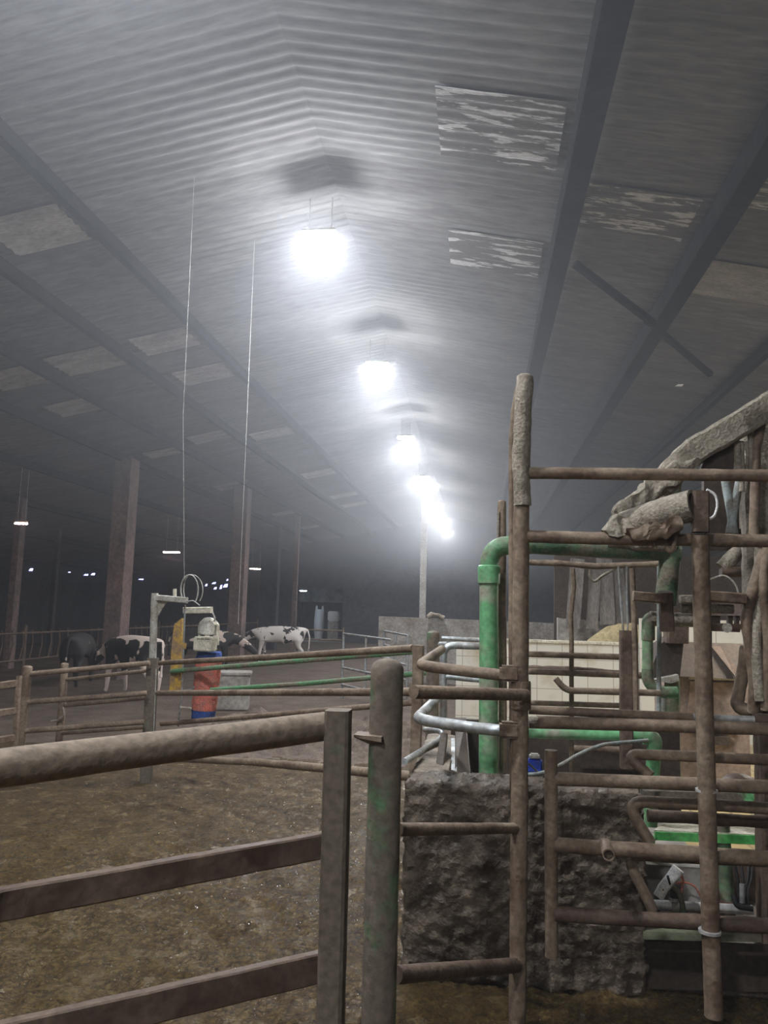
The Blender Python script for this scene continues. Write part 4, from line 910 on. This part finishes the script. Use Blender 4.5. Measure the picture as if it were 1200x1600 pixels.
# ------------------------------------------------------------------ cows
def cow(name, lab, loc, rz, mat, scale=1.0, head='down', seed=0):
    V = []; E_ = []; Rr = []
    def v(x, y, z, r, p=None):
        V.append((x, y, z)); Rr.append(r); i = len(V)-1
        if p is not None: E_.append((p, i))
        return i
    hip = v(-.62, 0, 1.12, (.27, .24)); mid = v(-.15, 0, 1.03, (.34, .33), hip); rib = v(.3, 0, 1.03, (.32, .33), mid); sh = v(.66, 0, 1.1, (.24, .27), rib)
    rump = v(-.86, 0, 1.18, (.17, .15), hip)
    if head == 'down':
        n1 = v(.92, 0, 1.08, (.15, .18), sh); n2 = v(1.16, 0, .95, (.115, .14), n1); hd = v(1.34, 0, .82, (.12, .13), n2); nose = v(1.6, 0, .6, (.085, .085), hd)
    else:
        n1 = v(.92, 0, 1.24, (.15, .18), sh); n2 = v(1.12, .05, 1.36, (.11, .14), n1); hd = v(1.3, .08, 1.4, (.12, .13), n2); nose = v(1.62, .1, 1.24, (.085, .085), hd)
    h = V[hd]
    for s in (-1, 1): e1 = v(h[0]-.06, h[1]+s*.14, h[2]+.08, (.035, .03), hd); v(h[0]-.1, h[1]+s*.27, h[2]+.05, (.045, .02), e1)
    for s in (-1, 1):
        k = .05*s*(1 if seed % 2 else -1)
        a = v(.62, s*.17, .82, (.14, .14), sh); b = v(.64+k, s*.18, .5, (.065, .07), a); c = v(.62+k*2, s*.18, .14, (.045, .045), b); v(.66+k*2, s*.18, .035, (.06, .055), c)
        a = v(-.66, s*.18, .8, (.16, .15), hip); b = v(-.6-k, s*.19, .62, (.095, .1), a); c = v(-.78-k*1.5, s*.19, .42, (.055, .055), b); d = v(-.74-k*1.5, s*.19, .14, (.042, .042), c); v(-.69-k*1.5, s*.19, .035, (.06, .055), d)
    ud = v(-.38, 0, .72, (.17, .15), hip)
    t1 = v(-.98, 0, 1.2, (.035, .035), rump); t2 = v(-1.05, .02, .95, (.025, .025), t1); t3 = v(-1.04, .03, .6, (.022, .022), t2); v(-1.03, .03, .45, (.045, .045), t3)
    me = bpy.data.meshes.new(name); me.from_pydata(V, E_, []); o = bpy.data.objects.new(name, me); COL.objects.link(o)
    m = o.modifiers.new('skin', 'SKIN'); m.use_smooth_shade = True
    for i, r in enumerate(Rr): me.skin_vertices[0].data[i].radius = r; me.skin_vertices[0].data[i].use_root = (i == 0)
    o.modifiers.new('sub', 'SUBSURF').levels = 2; o.modifiers['sub'].render_levels = 2
    bpy.context.view_layer.update(); dg = bpy.context.evaluated_depsgraph_get()
    nm = bpy.data.meshes.new_from_object(o.evaluated_get(dg)); o.modifiers.clear(); o.data = nm
    for p in nm.polygons: p.use_smooth = True
    nm.materials.clear(); nm.materials.append(mat)
    o.location = loc; o.rotation_euler = (0, 0, rz); o.scale = (scale,)*3
    return tag(o, lab, 'cow', 'cows along the feed fence')
c = at_z(228, 1092, 0)
cow('cow', 'black cow with pinkish white topline and white hind legs, beside the brush post', (c.x-.55, c.y+.5, 0), math.radians(150), cow_material('cow_coat_patched', 'legs', 3.1, .26, (.72,.6,.54)), .98, 'down', 1)
c = at_z(95, 1092, 0)
cow('cow', 'nearly black cow standing in the shade at left, behind the leaning fence post', (c.x-1.1, c.y+2.6, 0), math.radians(105), cow_material('cow_coat_black', None, 8.3, .04), .95, 'down', 0)
c = at_z(440, 1040, 0); c.y += 1
cow('cow', 'white cow speckled with black spots, beside the thin column', (c.x-.35, c.y, 0), math.radians(190), cow_material('cow_coat_speckled', None, 1.7, .74, (.75,.7,.66), 4.5), 1.0, 'down', 1)
c = at_z(352, 1050, 0)
cow('cow', 'black cow with a white face right of the cream control box', (c.x-.5, c.y-.6, 0), math.radians(15), cow_material('cow_coat_dark', None, 5.2, .3), .98, 'down', 0)

# ------------------------------------------------------------------ lamp of the robot room, outside the frame
lamp('robot_room_lamp', Vector((4.0, 9.0, 3.0)), 1.2, .16, 'warm white tube lamp over the robot room', None, emit('lamp_warm', (1.0,.93,.8), 200), roof_z(4.0)-.05)
b = at(680, 966, 21.9); db = new_obj('rag', add_tube(bmesh.new(), [b+Vector((-.22, 0, .02)), b+Vector((-.1, 0, .1)), b+Vector((.1, 0, .08)), b+Vector((.24, 0, .0))], .07, lump=.4, freq=9), m_cake); tag(db, 'crumpled brown rag lying on the low concrete wall', 'rag')
pf = at_z(1055, 603, 5.9); o = new_obj('paper_scrap', add_quad_slab(bmesh.new(), [pf, pf+Vector((.12, .02, .0)), pf+Vector((.14, .0, .03)), pf+Vector((.05, 0, .03))], (0, .03, .3*0)), m_white); tag(o, 'small white scrap caught under the roof, right of the tall pole', 'scrap')
